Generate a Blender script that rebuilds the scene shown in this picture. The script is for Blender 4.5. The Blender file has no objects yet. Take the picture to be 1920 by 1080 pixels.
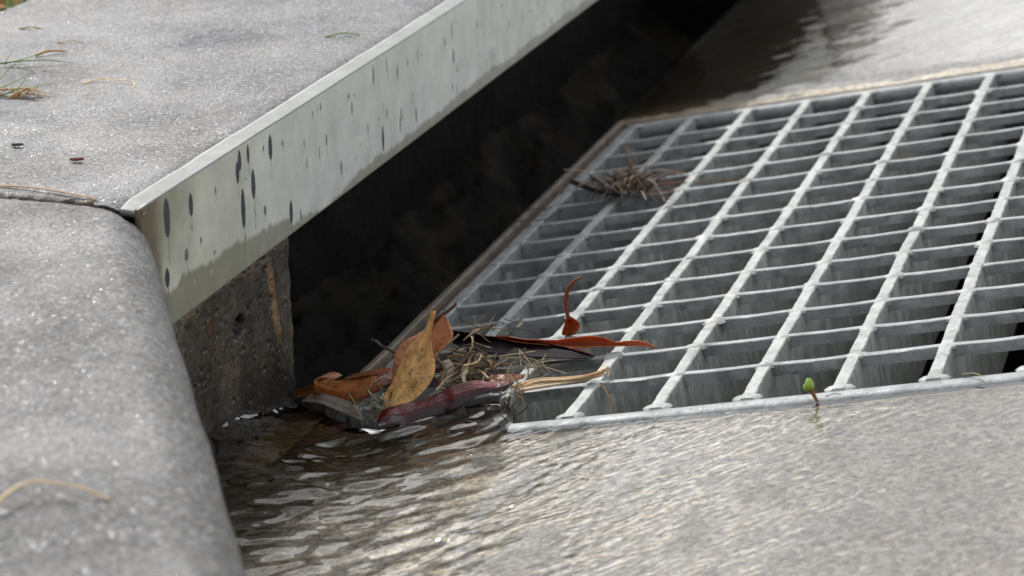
import bpy, math, random
import numpy as np
from mathutils import Vector, Matrix

random.seed(7)
rng = np.random.default_rng(11)
scene = bpy.context.scene
COL = scene.collection
TH = math.radians(11.7)          # cross-fall of the gutter: it slopes down towards the kerb
CT, ST = math.cos(TH), math.sin(TH)
TOP = 0.1226                     # level of the pavement slab and kerb top
LX = -0.1201                     # plane of the steel lintel face
PITX, PITY = 0.04187, 0.040      # pitch of the grating


def G2W(P):
    """gutter-plane coordinates (x across, y along, z off the plane) -> world"""
    P = np.asarray(P, float)
    return np.stack([P[..., 0] * CT - P[..., 2] * ST, P[..., 1], P[..., 0] * ST + P[..., 2] * CT], -1)


# ---------------------------------------------------------------- noise
def _h(i, j, k, s):
    n = (i.astype(np.int64) * 374761393 + j.astype(np.int64) * 668265263 + k.astype(np.int64) * 2147483647 + s * 974711) & 0xFFFFFFFF
    n = ((n ^ (n >> 13)) * 1274126177) & 0xFFFFFFFF
    n = ((n ^ (n >> 16)) * 2246822519) & 0xFFFFFFFF
    return ((n ^ (n >> 15)) & 0xFFFFFF) / float(0xFFFFFF)


def vn(x, y, z=0.0, s=0):
    x, y, z = np.broadcast_arrays(np.asarray(x, float), np.asarray(y, float), np.asarray(z, float))
    i, j, k = np.floor(x), np.floor(y), np.floor(z)
    u, v, w = x - i, y - j, z - k
    u, v, w = [t * t * t * (t * (t * 6 - 15) + 10) for t in (u, v, w)]
    r = 0
    for a in (0, 1):
        for b in (0, 1):
            for c in (0, 1):
                r = r + _h(i + a, j + b, k + c, s) * (u if a else 1 - u) * (v if b else 1 - v) * (w if c else 1 - w)
    return r * 2 - 1


def fbm(x, y, z=0.0, s=0, o=4, g=0.5):
    r, a, f, t = 0, 1.0, 1.0, 0.0
    for q in range(o):
        r = r + a * vn(np.asarray(x) * f, np.asarray(y) * f, np.asarray(z) * f, s + q * 17)
        t += a
        a *= g
        f *= 2.03
    return r / t


def sst(a, b, x):
    t = np.clip((np.asarray(x, float) - a) / (b - a), 0, 1)
    return t * t * (3 - 2 * t)


def lerp(a, b, t):
    return a + (b - a) * t


# ---------------------------------------------------------------- objects
def link(o, parent=None):
    COL.objects.link(o)
    if parent is not None:
        o.parent = parent
    return o


def tag(o, label=None, cat=None, group=None, kind=None):
    if label:
        o['label'] = label
    if cat:
        o['category'] = cat
    if group:
        o['group'] = group
    if kind:
        o['kind'] = kind
    return o


def empty(name, loc=(0, 0, 0), rot=(0, 0, 0)):
    o = bpy.data.objects.new(name, None)
    o.empty_display_size = 0.02
    o.location = loc
    o.rotation_euler = rot
    return link(o)


def mesh_obj(name, verts, faces, mat, parent=None, col=None, smooth=True, extra=None):
    me = bpy.data.meshes.new(name)
    v = np.asarray(verts, np.float32).reshape(-1, 3)
    if isinstance(faces, np.ndarray):
        nf, k = faces.shape
        me.vertices.add(len(v))
        me.vertices.foreach_set('co', v.ravel())
        me.loops.add(nf * k)
        me.loops.foreach_set('vertex_index', faces.astype(np.int32).ravel())
        me.polygons.add(nf)
        me.polygons.foreach_set('loop_start', np.arange(0, nf * k, k, dtype=np.int32))
        me.polygons.foreach_set('loop_total', np.full(nf, k, np.int32))
    else:
        me.from_pydata(v.tolist(), [], faces)
    if smooth is not None:
        me.polygons.foreach_set('use_smooth', [bool(smooth)] * len(me.polygons))
    if col is not None:
        c = np.ones((len(v), 4), np.float32)
        c[:, :3] = np.maximum(np.asarray(col, np.float32).reshape(-1, 3), 0)
        a = me.attributes.new('Col', 'FLOAT_COLOR', 'POINT')
        a.data.foreach_set('color', c.ravel())
    for n, arr in (extra or {}).items():
        a = me.attributes.new(n, 'FLOAT', 'POINT')
        a.data.foreach_set('value', np.asarray(arr, np.float32).ravel())
    me.update()
    me.validate()
    if smooth == 'hard':
        me.set_sharp_from_angle(angle=math.radians(32))
    if mat:
        me.materials.append(mat)
    o = bpy.data.objects.new(name, me)
    return link(o, parent)


def gridfaces(nu, nv, off=0, wrap=False):
    i = np.arange(nu - 1)[:, None]
    j = np.arange(nv if wrap else nv - 1)[None, :]
    j2 = (j + 1) % nv
    a, b, c, d = i * nv + j, (i + 1) * nv + j, (i + 1) * nv + j2, i * nv + j2
    return (np.stack([a + 0 * c, b + 0 * c, c, d + 0 * c], -1).reshape(-1, 4) + off)


class MB:
    """collects shapes for one mesh"""
    def __init__(s):
        s.v, s.f, s.c, s.n = [], [], [], 0

    def add(s, v, f, c=None):
        v = np.asarray(v, float).reshape(-1, 3)
        s.v.append(v)
        s.f.extend([[int(i) + s.n for i in q] for q in f])
        s.c.append(np.broadcast_to(np.asarray(c if c is not None else (1, 1, 1), float), v.shape))
        s.n += len(v)

    def tube(s, pts, r0, r1=None, n=6, c=None, seg=5, flat=1.0):
        P = cat(np.asarray(pts, float), (len(pts) - 1) * seg + 1)
        m = len(P)
        T = np.gradient(P, axis=0)
        T /= np.linalg.norm(T, axis=1)[:, None] + 1e-12
        ref = np.array([0.13, 0.21, 0.97])
        r = np.linspace(r0, r1 if r1 is not None else r0, m)
        A = np.cross(T, ref)
        A /= np.linalg.norm(A, axis=1)[:, None] + 1e-9
        B = np.cross(A, T)
        an = np.arange(n) / n * 2 * math.pi
        V = P[:, None] + r[:, None, None] * (A[:, None] * np.cos(an)[None, :, None] + flat * B[:, None] * np.sin(an)[None, :, None])
        F = gridfaces(m, n, 0, True).tolist()
        F.append(list(range(n))[::-1])
        F.append(list(range((m - 1) * n, m * n)))
        s.add(V, F, c)

    def box(s, lo, hi, c=None):
        x0, y0, z0 = lo
        x1, y1, z1 = hi
        v = [(x0, y0, z0), (x1, y0, z0), (x1, y1, z0), (x0, y1, z0), (x0, y0, z1), (x1, y0, z1), (x1, y1, z1), (x0, y1, z1)]
        s.add(v, [(3, 2, 1, 0), (4, 5, 6, 7), (0, 1, 5, 4), (1, 2, 6, 5), (2, 3, 7, 6), (3, 0, 4, 7)], c)

    def grid(s, P, c=None):
        P = np.asarray(P, float)
        s.add(P, gridfaces(P.shape[0], P.shape[1]).tolist(), c.reshape(-1, 3) if isinstance(c, np.ndarray) and c.ndim == 3 else c)

    def build(s, name, mat, parent=None, smooth=True, colors=True):
        return mesh_obj(name, np.concatenate(s.v), s.f, mat, parent, np.concatenate(s.c) if colors else None, smooth)


def cat(P, n):
    """Catmull-Rom resample of a polyline to n points"""
    P = np.asarray(P, float)
    m = len(P)
    if m == 2:
        return P[0] + (P[1] - P[0]) * np.linspace(0, 1, n)[:, None]
    Q = np.vstack([2 * P[0] - P[1], P, 2 * P[-1] - P[-2]])
    t = np.linspace(0, m - 1 - 1e-9, n)
    i = np.floor(t).astype(int)
    u = (t - i)[:, None]
    a, b, c, d = Q[i], Q[i + 1], Q[i + 2], Q[i + 3]
    return 0.5 * (2 * b + (c - a) * u + (2 * a - 5 * b + 4 * c - d) * u ** 2 + (3 * b - a - 3 * c + d) * u ** 3)


# ---------------------------------------------------------------- materials
class NT:
    def __init__(s, name):
        s.m = bpy.data.materials.new(name)
        s.m.use_nodes = True
        s.t = s.m.node_tree
        s.t.nodes.clear()
        s.out = s.t.nodes.new('ShaderNodeOutputMaterial')
        s.tc = s.t.nodes.new('ShaderNodeTexCoord')

    def n(s, typ, ins=None, **kw):
        nd = s.t.nodes.new(typ)
        for k, v in kw.items():
            setattr(nd, k, v)
        for k, v in (ins or {}).items():
            sk = nd.inputs[k]
            if hasattr(v, 'is_output'):
                s.t.links.new(v, sk)
            else:
                sk.default_value = v
        return nd

    def noise(s, scale, detail=3.0, rough=0.55, vec=None, dist=0.0):
        return s.n('ShaderNodeTexNoise', {'Scale': scale, 'Detail': detail, 'Roughness': rough, 'Distortion': dist,
                                          'Vector': vec or s.tc.outputs['Object']}).outputs['Fac']

    def vor(s, scale, out='Distance', vec=None, feature='F1'):
        return s.n('ShaderNodeTexVoronoi', {'Scale': scale, 'Vector': vec or s.tc.outputs['Object']}, feature=feature).outputs[out]

    def map(s, sc):
        return s.n('ShaderNodeMapping', {'Vector': s.tc.outputs['Object'], 'Scale': sc}).outputs['Vector']

    def ramp(s, fac, stops, interp='LINEAR'):
        nd = s.n('ShaderNodeValToRGB', {'Fac': fac})
        cr = nd.color_ramp
        cr.interpolation = interp
        while len(cr.elements) < len(stops):
            cr.elements.new(0.5)
        for e, (p, c) in zip(cr.elements, stops):
            e.position = p
            e.color = (c, c, c, 1) if np.isscalar(c) else (*c, 1)
        return nd.outputs['Color']

    def mix(s, a, b, fac=0.5, mode='MIX'):
        nd = s.n('ShaderNodeMix', data_type='RGBA', blend_type=mode)
        for ix, v in ((0, fac), (6, a), (7, b)):
            sk = nd.inputs[ix]
            if hasattr(v, 'is_output'):
                s.t.links.new(v, sk)
            elif ix == 0:
                sk.default_value = v
            else:
                sk.default_value = (v, v, v, 1) if np.isscalar(v) else (*v, 1)
        return nd.outputs[2]

    def math(s, op, a, b=0.5, c=None):
        nd = s.n('ShaderNodeMath', operation=op)
        for k, v in enumerate((a, b, c)):
            if v is None:
                continue
            if hasattr(v, 'is_output'):
                s.t.links.new(v, nd.inputs[k])
            else:
                nd.inputs[k].default_value = v
        return nd.outputs[0]

    def attr(s, name='Col', out='Color'):
        return s.n('ShaderNodeAttribute', attribute_name=name).outputs[out]

    def bump(s, h, dist, strength=1.0, normal=None):
        ins = {'Height': h, 'Distance': dist, 'Strength': strength}
        if normal is not None:
            ins['Normal'] = normal
        return s.n('ShaderNodeBump', ins).outputs['Normal']

    def pbsdf(s, color, rough, metallic=0.0, normal=None, spec=0.5, **kw):
        ins = {'Base Color': color if hasattr(color, 'is_output') else (*color, 1), 'Roughness': rough, 'Metallic': metallic, 'Specular IOR Level': spec}
        if normal is not None:
            ins['Normal'] = normal
        ins.update(kw)
        return s.n('ShaderNodeBsdfPrincipled', ins).outputs[0]

    def done(s, sh):
        s.t.links.new(sh, s.out.inputs['Surface'])
        return s.m


def concrete_mat(name, tint, dark=0.6, grain=900.0, bd=0.00045, rough=(0.3, 0.6), patch=9.0, spec=0.5, salt=0.5, mid_amt=0.5, glint=0.05, cool=0.5, fleck=0.67, cell_amt=0.9):
    b = NT(name)
    big = b.noise(patch, 5, 0.6)
    mid = b.noise(120, 4, 0.65)
    fine = b.noise(grain * 1.3, 3, 0.7)
    cell = b.vor(grain * 0.62)
    g = b.n('ShaderNodeSeparateColor', {'Color': b.vor(grain * 0.85, 'Color')})
    g2 = b.n('ShaderNodeSeparateColor', {'Color': b.vor(grain * 0.6, 'Color')})
    c = b.ramp(big, [(0.3, tuple(t * dark for t in tint)), (0.68, tint)])
    c = b.mix(c, (tint[0] * 0.80, tint[1] * 0.85, tint[2] * 0.97), b.math('MULTIPLY', b.ramp(b.noise(patch * 2.7, 5, 0.65), [(0.45, 0), (0.62, 1)]), cool))
    c = b.mix(c, b.ramp(mid, [(0.3, 0.62), (0.7, 1.30)]), mid_amt, 'MULTIPLY')
    c = b.mix(c, b.ramp(g.outputs[0], [(0.0, 0.4), (0.5, 1.0), (1.0, 1.7)]), cell_amt, 'MULTIPLY')
    # scattered pale, tan and dark sand grains
    c = b.mix(c, tuple(min(0.9, t * 2.3) for t in tint), b.math('MULTIPLY', b.ramp(g2.outputs[0], [(0.90, 0), (0.93, 1)]), salt))
    c = b.mix(c, (tint[0] * 1.25, tint[1] * 1.05, tint[2] * 0.75), b.math('MULTIPLY', b.ramp(g2.outputs[1], [(0.86, 0), (0.9, 1)]), salt))
    c = b.mix(c, tuple(t * 0.25 for t in tint), b.math('MULTIPLY', b.ramp(g2.outputs[2], [(0.90, 0), (0.93, 1)]), salt * 1.2))
    c = b.mix(c, tuple(t * 0.22 for t in tint), b.math('MULTIPLY', b.ramp(b.noise(300, 3, 0.6), [(fleck, 0), (fleck + 0.06, 1)]), 0.75))
    c = b.mix(c, b.attr(), 1.0, 'MULTIPLY')
    h = b.math('ADD', b.math('MULTIPLY', cell, 0.8), b.math('MULTIPLY', fine, 0.7))
    nm = b.bump(mid, 0.0007, 0.5)
    nm = b.bump(h, bd, 1.0, nm)
    r = b.ramp(b.noise(14, 3), [(0.35, rough[0]), (0.7, rough[1])])
    gm = b.ramp(g.outputs[1], [(1 - glint - 0.01, 0), (1 - glint, 1)])
    r = b.mix(r, 0.12, gm)
    sh = b.n('ShaderNodeBsdfPrincipled', {'Base Color': c, 'Roughness': r, 'Normal': nm, 'Specular IOR Level': b.math('MULTIPLY_ADD', gm, glint * 5.0, spec)}).outputs[0]
    return b.done(sh)


def metal_mat(name, tint, use_attr=False, metallic=0.35, rough=(0.32, 0.6), streak=(260, 40, 30), bd=0.0002, dirt=0.5, spot=420, low=0.62, spots=0.65):
    b = NT(name)
    n1 = b.noise(60, 5, 0.65)
    st = b.noise(1.0, 4, 0.65, b.map(streak))
    c = b.ramp(n1, [(0.3, tuple(t * low for t in tint)), (0.55, tint), (0.75, tuple(min(1, t * 1.15) for t in tint))])
    c = b.mix(c, b.ramp(st, [(0.32, 0.5), (0.55, 1.05)]), dirt, 'MULTIPLY')
    c = b.mix(c, (0.07, 0.068, 0.075), b.math('MULTIPLY', b.ramp(b.noise(spot, 4, 0.65), [(0.60, 0), (0.70, 1)]), spots))
    if use_attr:
        c = b.mix(c, b.attr(), 1.0, 'MULTIPLY')
    r = b.ramp(b.noise(140, 4, 0.6), [(0.3, rough[0]), (0.7, rough[1])])
    if use_attr:
        r = b.math('MULTIPLY', r, b.attr('rough', 'Fac'))
    nm = b.bump(b.noise(500, 4, 0.6), bd, 0.7)
    nm = b.bump(b.noise(120, 3, 0.6), bd * 3, 0.5, nm)
    return b.done(b.pbsdf(c, r, metallic, nm))


def leaf_mat(name, trans=0.3, rough=0.42, gloss=0.5):
    b = NT(name)
    c = b.attr()
    c = b.mix(c, b.ramp(b.noise(160, 5, 0.65), [(0.3, 0.72), (0.7, 1.22)]), 0.6, 'MULTIPLY')
    nm = b.bump(b.noise(420, 3, 0.6), 0.00025, 0.6)
    p = b.pbsdf(c, rough, 0, nm, gloss)
    t = b.n('ShaderNodeBsdfTranslucent', {'Color': c}).outputs[0]
    mx = b.n('ShaderNodeMixShader', {0: trans, 1: p, 2: t}).outputs[0]
    return b.done(mx)


def water_mat(name):
    b = NT(name)
    dep = b.attr('depth', 'Fac')
    tint = b.ramp(dep, [(0.0, (0.97, 0.95, 0.92)), (1.0, (0.62, 0.55, 0.42))])
    nm = b.bump(b.noise(1.0, 3, 0.55, b.map((150, 150, 150))), 0.0003, 0.14)
    fr = b.n('ShaderNodeFresnel', {'IOR': 1.40, 'Normal': nm}).outputs[0]
    tr = b.n('ShaderNodeBsdfTransparent', {'Color': tint}).outputs[0]
    gl = b.n('ShaderNodeBsdfGlossy', {'Color': (1, 1, 1, 1), 'Roughness': 0.018, 'Normal': nm}).outputs[0]
    return b.done(b.n('ShaderNodeMixShader', {0: fr, 1: tr, 2: gl}).outputs[0])


M_SLAB = concrete_mat('slab_concrete', (0.135, 0.133, 0.132), 0.78, 1100, 0.00028, (0.5, 0.75), spec=0.25, salt=0.35, glint=0.07)
M_KERB = concrete_mat('kerb_concrete', (0.125, 0.122, 0.117), 0.72, 900, 0.0003, (0.5, 0.75), patch=34, spec=0.25, salt=0.5, mid_amt=0.35, glint=0.035, cool=0.45)
M_GUT = concrete_mat('gutter_concrete', (0.52, 0.488, 0.42), 0.82, 620, 0.0004, (0.4, 0.65), salt=0.42, mid_amt=0.45, glint=0.03, fleck=0.60, cell_amt=0.7, spec=0.15)
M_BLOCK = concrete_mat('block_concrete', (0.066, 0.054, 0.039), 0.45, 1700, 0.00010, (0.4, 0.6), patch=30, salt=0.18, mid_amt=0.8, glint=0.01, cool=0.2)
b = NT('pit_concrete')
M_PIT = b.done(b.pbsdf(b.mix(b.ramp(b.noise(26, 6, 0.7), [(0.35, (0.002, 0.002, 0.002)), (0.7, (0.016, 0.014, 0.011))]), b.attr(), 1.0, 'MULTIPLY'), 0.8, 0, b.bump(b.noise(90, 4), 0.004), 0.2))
M_STEEL = metal_mat('lintel_steel', (0.635, 0.65, 0.62), True, 0.1, (0.42, 0.62), (30, 60, 9), 0.00010, 0.15, 420, 0.86, 0.12)
M_GALV = metal_mat('galvanised_steel', (0.345, 0.362, 0.34), False, 0.12, (0.45, 0.7), (190, 190, 24), 0.0004, 0.55, 130, 0.62, 0.55)
M_GALVX = metal_mat('weathered_shaded_galvanised_steel', (0.27, 0.285, 0.285), False, 0.12, (0.42, 0.68), (24, 170, 170), 0.0004, 0.4, 70, 0.55, 0.7)  # patina tone for cross bars; also paints shade on left bars and ledge
M_RUST = metal_mat('rusty_steel', (0.15, 0.115, 0.085), False, 0.1, (0.5, 0.75), (60, 20, 60), 0.0005, 0.6, 150, 0.45, 0.5)
M_LEAF = leaf_mat('dry_leaf', 0.4)
M_WETLEAF = leaf_mat('wet_leaf', 0.15, 0.22, 0.4)
M_DARKLEAF = leaf_mat('dark_leaf', 0.03, 0.6, 0.06)
M_CRUMB = leaf_mat('leaf_crumb', 0.1, 0.95, 0.05)
M_STRAW = leaf_mat('straw', 0.35, 0.5, 0.4)
M_WATER = water_mat('water')
b = NT('verge_soil')
M_SOIL = b.done(b.pbsdf(b.ramp(b.noise(6, 6, 0.7), [(0.3, (0.05, 0.06, 0.02)), (0.7, (0.12, 0.1, 0.05))]), 0.9, 0, b.bump(b.noise(40, 4), 0.01)))
b = NT('road_asphalt')
M_ROAD = b.done(b.pbsdf(b.ramp(b.noise(240, 4, 0.7), [(0.3, (0.035, 0.035, 0.035)), (0.7, (0.11, 0.108, 0.105))]), 0.75, 0, b.bump(b.noise(300, 3), 0.003)))
D = {
'bark': [[(-0.1165,0.022,-0.0238),(-0.11,0.0163,-0.0187),(-0.1028,0.0106,-0.0145),(-0.094,0.0049,-0.0126),(-0.0848,-0.0009,-0.0119),(-0.0777,-0.0066,-0.0113),(-0.072,-0.0123,-0.0124),(-0.0686,-0.018,-0.0135)],[(-0.1141,0.016,-0.0218),(-0.1078,0.0107,-0.0181),(-0.1,0.0054,-0.0151),(-0.0917,0.0001,-0.0138),(-0.0833,-0.0051,-0.0135),(-0.0771,-0.0104,-0.0128),(-0.0719,-0.0157,-0.0131),(-0.0675,-0.021,-0.0128)],[(-0.1116,0.01,-0.0199),(-0.105,0.0051,-0.0175),(-0.0974,0.0003,-0.0158),(-0.09,-0.0046,-0.0152),(-0.0826,-0.0094,-0.0148),(-0.0766,-0.0143,-0.0141),(-0.0712,-0.0191,-0.0133),(-0.0663,-0.024,-0.0121)]],
'blockpts': [(-0.0344,0.0332),(-0.001,0.052),(0.0131,0.01),(-0.007,0.0579),(-0.0029,0.0316),(-0.0756,0.0511),(0.0005,0.02)],
'brown': [[(-0.0505,0.026,0.0188),(-0.0552,0.0233,0.0156),(-0.0607,0.0207,0.013),(-0.0638,0.018,0.0089),(-0.0643,0.0153,0.0045),(-0.0644,0.0127,-0.0012),(-0.0631,0.01,-0.0063)],[(-0.0465,0.026,0.023),(-0.0474,0.0237,0.0193),(-0.0482,0.0213,0.0139),(-0.0483,0.019,0.0091),(-0.0483,0.0167,0.003),(-0.0498,0.0143,-0.0018),(-0.0519,0.012,-0.0068)],[(-0.0416,0.024,0.0274),(-0.0382,0.0213,0.0269),(-0.034,0.0187,0.0202),(-0.0348,0.016,0.0172),(-0.0397,0.0133,0.0127),(-0.0409,0.0107,0.0083),(-0.0416,0.008,0.0004)]],
'brownstem': [(-0.034,0.024,0.0338),(-0.0368,0.024,0.0311),(-0.0402,0.024,0.0283),(-0.043,0.024,0.0262),(-0.0458,0.024,0.0237),(-0.0481,0.024,0.0199)],
'bud': [(0.1558,-0.046,0.0308),(0.1546,-0.046,0.033),(0.1526,-0.046,0.0348)],
'clump': [(-0.0281,0.0236,-0.0017),(-0.0434,0.0362,-0.0049),(-0.0631,-0.0184,-0.009),(0.0071,-0.0244,0.0056),(0.0055,0.0206,0.0052)],
'curl': [[(-0.1038,0.008,-0.0077),(-0.097,0.0072,-0.0096),(-0.0875,0.0064,-0.0098),(-0.0788,0.0056,-0.0084),(-0.072,0.0048,-0.0058),(-0.0666,0.004,-0.0033)],[(-0.1062,0.014,-0.0169),(-0.0987,0.0128,-0.0175),(-0.0912,0.0116,-0.018),(-0.0851,0.0104,-0.0178),(-0.0775,0.0092,-0.0135),(-0.0694,0.008,-0.0084)],[(-0.1095,0.03,-0.0151),(-0.0991,0.0292,-0.0144),(-0.0902,0.0284,-0.0119),(-0.0827,0.0276,-0.0094),(-0.0784,0.0268,-0.0082),(-0.0753,0.026,-0.0093)]],
'curlloop': [(-0.1049,0.01,-0.0102),(-0.1053,0.0112,-0.0085),(-0.104,0.0124,-0.0074),(-0.1017,0.0136,-0.007),(-0.0993,0.0148,-0.0078),(-0.0976,0.016,-0.0095)],
'dark': [[(-0.0534,0.0693,-0.0008),(-0.0456,0.0691,-0.0007),(-0.0312,0.0641,0.0009),(-0.0074,0.0553,0.0044),(0.0169,0.0423,0.008),(0.0329,0.0325,0.0099)],[(-0.0565,0.081,-0.0066),(-0.0446,0.0728,-0.0047),(-0.0268,0.0636,-0.0017),(-0.0024,0.0523,0.0028),(0.0185,0.0415,0.0065),(0.0322,0.0348,0.0087)],[(-0.0518,0.0722,-0.0046),(-0.0364,0.0572,-0.002),(-0.015,0.0454,0.0018),(0.0088,0.0345,0.0061),(0.0257,0.0292,0.009),(0.0336,0.0307,0.01)]],
'drips': [(-0.1124,0.1197,0.1018,0.00319),(-0.1157,0.0888,0.0798,0.0024),(-0.0872,0.1149,0.1042,0.00222),(-0.0302,0.1011,0.0818,0.00247),(-0.0169,0.1069,0.0922,0.00252),(-0.0316,0.1202,0.11,0.00214),(-0.0347,0.1154,0.1047,0.00213),(-0.0213,0.1201,0.1109,0.00155),(0.0057,0.118,0.1052,0.00228),(0.0279,0.0788,0.0669,0.00205),(0.0613,0.1161,0.1121,0.00071),(0.0684,0.0952,0.0887,0.00072),(-0.0166,0.0907,0.0826,0.00047),(-0.0602,0.1107,0.1064,0.00087),(-0.0045,0.0855,0.0806,0.00161),(-0.0788,0.092,0.0888,0.00113),(0.0401,0.0713,0.0643,0.00104),(0.0211,0.1113,0.108,0.001),(-0.0027,0.1149,0.1116,0.00096),(-0.0947,0.0915,0.0855,0.00221),(0.1616,0.083,0.0684,0.00167),(0.098,0.0806,0.0722,0.00114),(0.1166,0.1074,0.1004,0.00116),(0.1878,0.1111,0.1023,0.00129),(0.1501,0.1196,0.1082,0.00122),(0.2166,0.0801,0.071,0.00135),(0.0786,0.0998,0.093,0.0011),(0.0484,0.1048,0.1006,0.0007),(0.1392,0.0902,0.0845,0.00081),(0.2853,0.0987,0.0893,0.00148)],
'far': [[(-0.1208,0.026,-0.0202),(-0.1157,0.025,-0.0182),(-0.1101,0.024,-0.0158)],[(-0.1218,0.028,-0.023),(-0.1165,0.0265,-0.0211),(-0.11,0.025,-0.0191)],[(-0.1202,0.024,-0.0237),(-0.1151,0.023,-0.0223),(-0.1089,0.022,-0.0207)]],
'fold': [[(-0.0996,0.034,-0.0156),(-0.091,0.033,-0.0116),(-0.0814,0.032,-0.0081),(-0.0748,0.031,-0.0059),(-0.0707,0.03,-0.0052)],[(-0.0965,0.03,-0.0133),(-0.0895,0.029,-0.0109),(-0.0799,0.028,-0.0076),(-0.0733,0.027,-0.0064),(-0.0693,0.026,-0.0065)],[(-0.0943,0.028,-0.013),(-0.0876,0.027,-0.0111),(-0.0793,0.026,-0.0085),(-0.0727,0.025,-0.0076),(-0.0687,0.024,-0.0079)]],
'lip': [(-0.1134,0.0091),(-0.1024,0.0021),(-0.0886,-0.0108),(-0.0717,-0.026),(-0.0576,-0.0344),(-0.0387,-0.0418),(-0.0092,-0.0499),(0.0172,-0.051)],
'orange': [[(-0.0274,0.0658,0.0035),(-0.0166,0.0581,0.0063),(-0.0067,0.0529,0.0078),(0.0067,0.0497,0.0096),(0.0178,0.0461,0.0129),(0.0264,0.0426,0.0157),(0.0336,0.0408,0.0167),(0.0415,0.0413,0.0147),(0.0483,0.0376,0.0172),(0.0567,0.0362,0.0179),(0.0638,0.0361,0.0153)],[(-0.0283,0.0704,0.0013),(-0.0172,0.0646,0.0026),(-0.0052,0.0572,0.005),(0.0069,0.0536,0.0065),(0.0158,0.0514,0.0084),(0.0246,0.0492,0.0102),(0.032,0.0467,0.0117),(0.0416,0.0432,0.0127),(0.0487,0.0394,0.0152),(0.0564,0.0382,0.0158),(0.0638,0.0361,0.0153)],[(-0.0254,0.0639,0.0029),(-0.0129,0.056,0.0045),(-0.0014,0.0526,0.0058),(0.0097,0.0486,0.0071),(0.0174,0.0436,0.0087),(0.0264,0.0406,0.0106),(0.0333,0.0399,0.012),(0.043,0.0395,0.013),(0.0502,0.0387,0.0145),(0.0569,0.0386,0.0148),(0.0638,0.0361,0.0153)]],
'pink': [[(-0.0738,0.016,-0.0055),(-0.0715,0.0173,-0.0047),(-0.068,0.0187,-0.0034),(-0.0666,0.02,-0.0052)],[(-0.0724,0.012,-0.0062),(-0.0695,0.0133,-0.0058),(-0.0667,0.0147,-0.0055),(-0.0649,0.016,-0.0058)],[(-0.0712,0.01,-0.007),(-0.0689,0.0113,-0.0079),(-0.066,0.0127,-0.0072),(-0.0645,0.014,-0.0067)]],
'red': [[(-0.0608,-0.022,-0.0118),(-0.0573,-0.0193,-0.0078),(-0.0501,-0.0167,-0.0056),(-0.0418,-0.014,-0.0031),(-0.0329,-0.0113,0.0003),(-0.0243,-0.0087,0.0037),(-0.016,-0.006,0.0065),(-0.0086,-0.0033,0.006),(-0.0028,-0.0007,0.0048),(0.0009,0.002,0.0047)],[(-0.0584,-0.027,-0.0107),(-0.0534,-0.0242,-0.0083),(-0.0463,-0.0214,-0.0073),(-0.0386,-0.0187,-0.0051),(-0.0301,-0.0159,-0.002),(-0.0221,-0.0131,0.0012),(-0.0144,-0.0103,0.0037),(-0.0078,-0.0076,0.0043),(-0.0018,-0.0048,0.005),(0.0024,-0.002,0.006)],[(-0.056,-0.032,-0.0096),(-0.05,-0.0288,-0.0108),(-0.0431,-0.0256,-0.0114),(-0.0348,-0.0223,-0.0093),(-0.0264,-0.0191,-0.0064),(-0.0192,-0.0159,-0.0029),(-0.0132,-0.0127,0.0008),(-0.0073,-0.0094,0.0029),(-0.0014,-0.0062,0.0042),(0.0027,-0.003,0.0061)]],
'redunder': [[(-0.0099,0.0588,0.0041),(-0.0024,0.057,0.0048),(0.0071,0.0529,0.006),(0.017,0.0471,0.0072),(0.0232,0.0441,0.0077),(0.0292,0.0389,0.0081)],[(-0.0113,0.0635,0.0017),(-0.0021,0.0578,0.0031),(0.0073,0.052,0.0046),(0.0166,0.0464,0.006),(0.0235,0.0432,0.0069),(0.029,0.0396,0.0075)],[(-0.0089,0.0573,0.0033),(-0.0002,0.0513,0.0045),(0.0093,0.045,0.0058),(0.0176,0.0409,0.0069),(0.0241,0.0389,0.0076),(0.0295,0.0381,0.0081)]],
'small': [[(0.0062,0.08,0.0116),(0.0053,0.079,0.0085),(0.0044,0.078,0.0059),(0.0039,0.077,0.003)],[(0.0056,0.084,0.0102),(0.0058,0.0833,0.007),(0.0059,0.0827,0.0041),(0.0061,0.082,0.0009)],[(0.0078,0.078,0.0124),(0.0112,0.077,0.0111),(0.0134,0.076,0.009),(0.0114,0.075,0.0044)]],
'smallstem': [(0.0138,0.081,0.0332),(0.0116,0.081,0.0319),(0.0097,0.081,0.0306),(0.0077,0.081,0.0282),(0.0063,0.081,0.0255),(0.0054,0.081,0.0221),(0.0051,0.081,0.018),(0.0056,0.081,0.0144),(0.0064,0.081,0.0105)],
'straw': [[(0.0044,-0.0076,0.005),(0.0145,-0.0018,0.0074),(0.03,-0.0043,0.0108),(0.0419,-0.0013,0.0135),(0.0465,0.007,0.0147)],[(0.0047,-0.0071,0.004),(0.0159,-0.0039,0.0066),(0.0303,-0.0046,0.0098),(0.0425,-0.0017,0.0126),(0.0466,0.0075,0.0137)],[(0.0058,-0.0089,0.0043),(0.0175,-0.0066,0.0067),(0.0309,-0.0048,0.0095),(0.0433,-0.0005,0.012),(0.0462,0.003,0.0126)],[(0.0042,-0.0089,0.006),(0.0133,-0.0013,0.0079),(0.0289,-0.0032,0.0111),(0.0407,-0.0024,0.0135),(0.045,0.003,0.0144)],[(0.0415,0.0002,0.0127),(0.0447,0.0038,0.013),(0.0481,0.0037,0.0134),(0.0489,-0.0023,0.0132)]],
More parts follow.
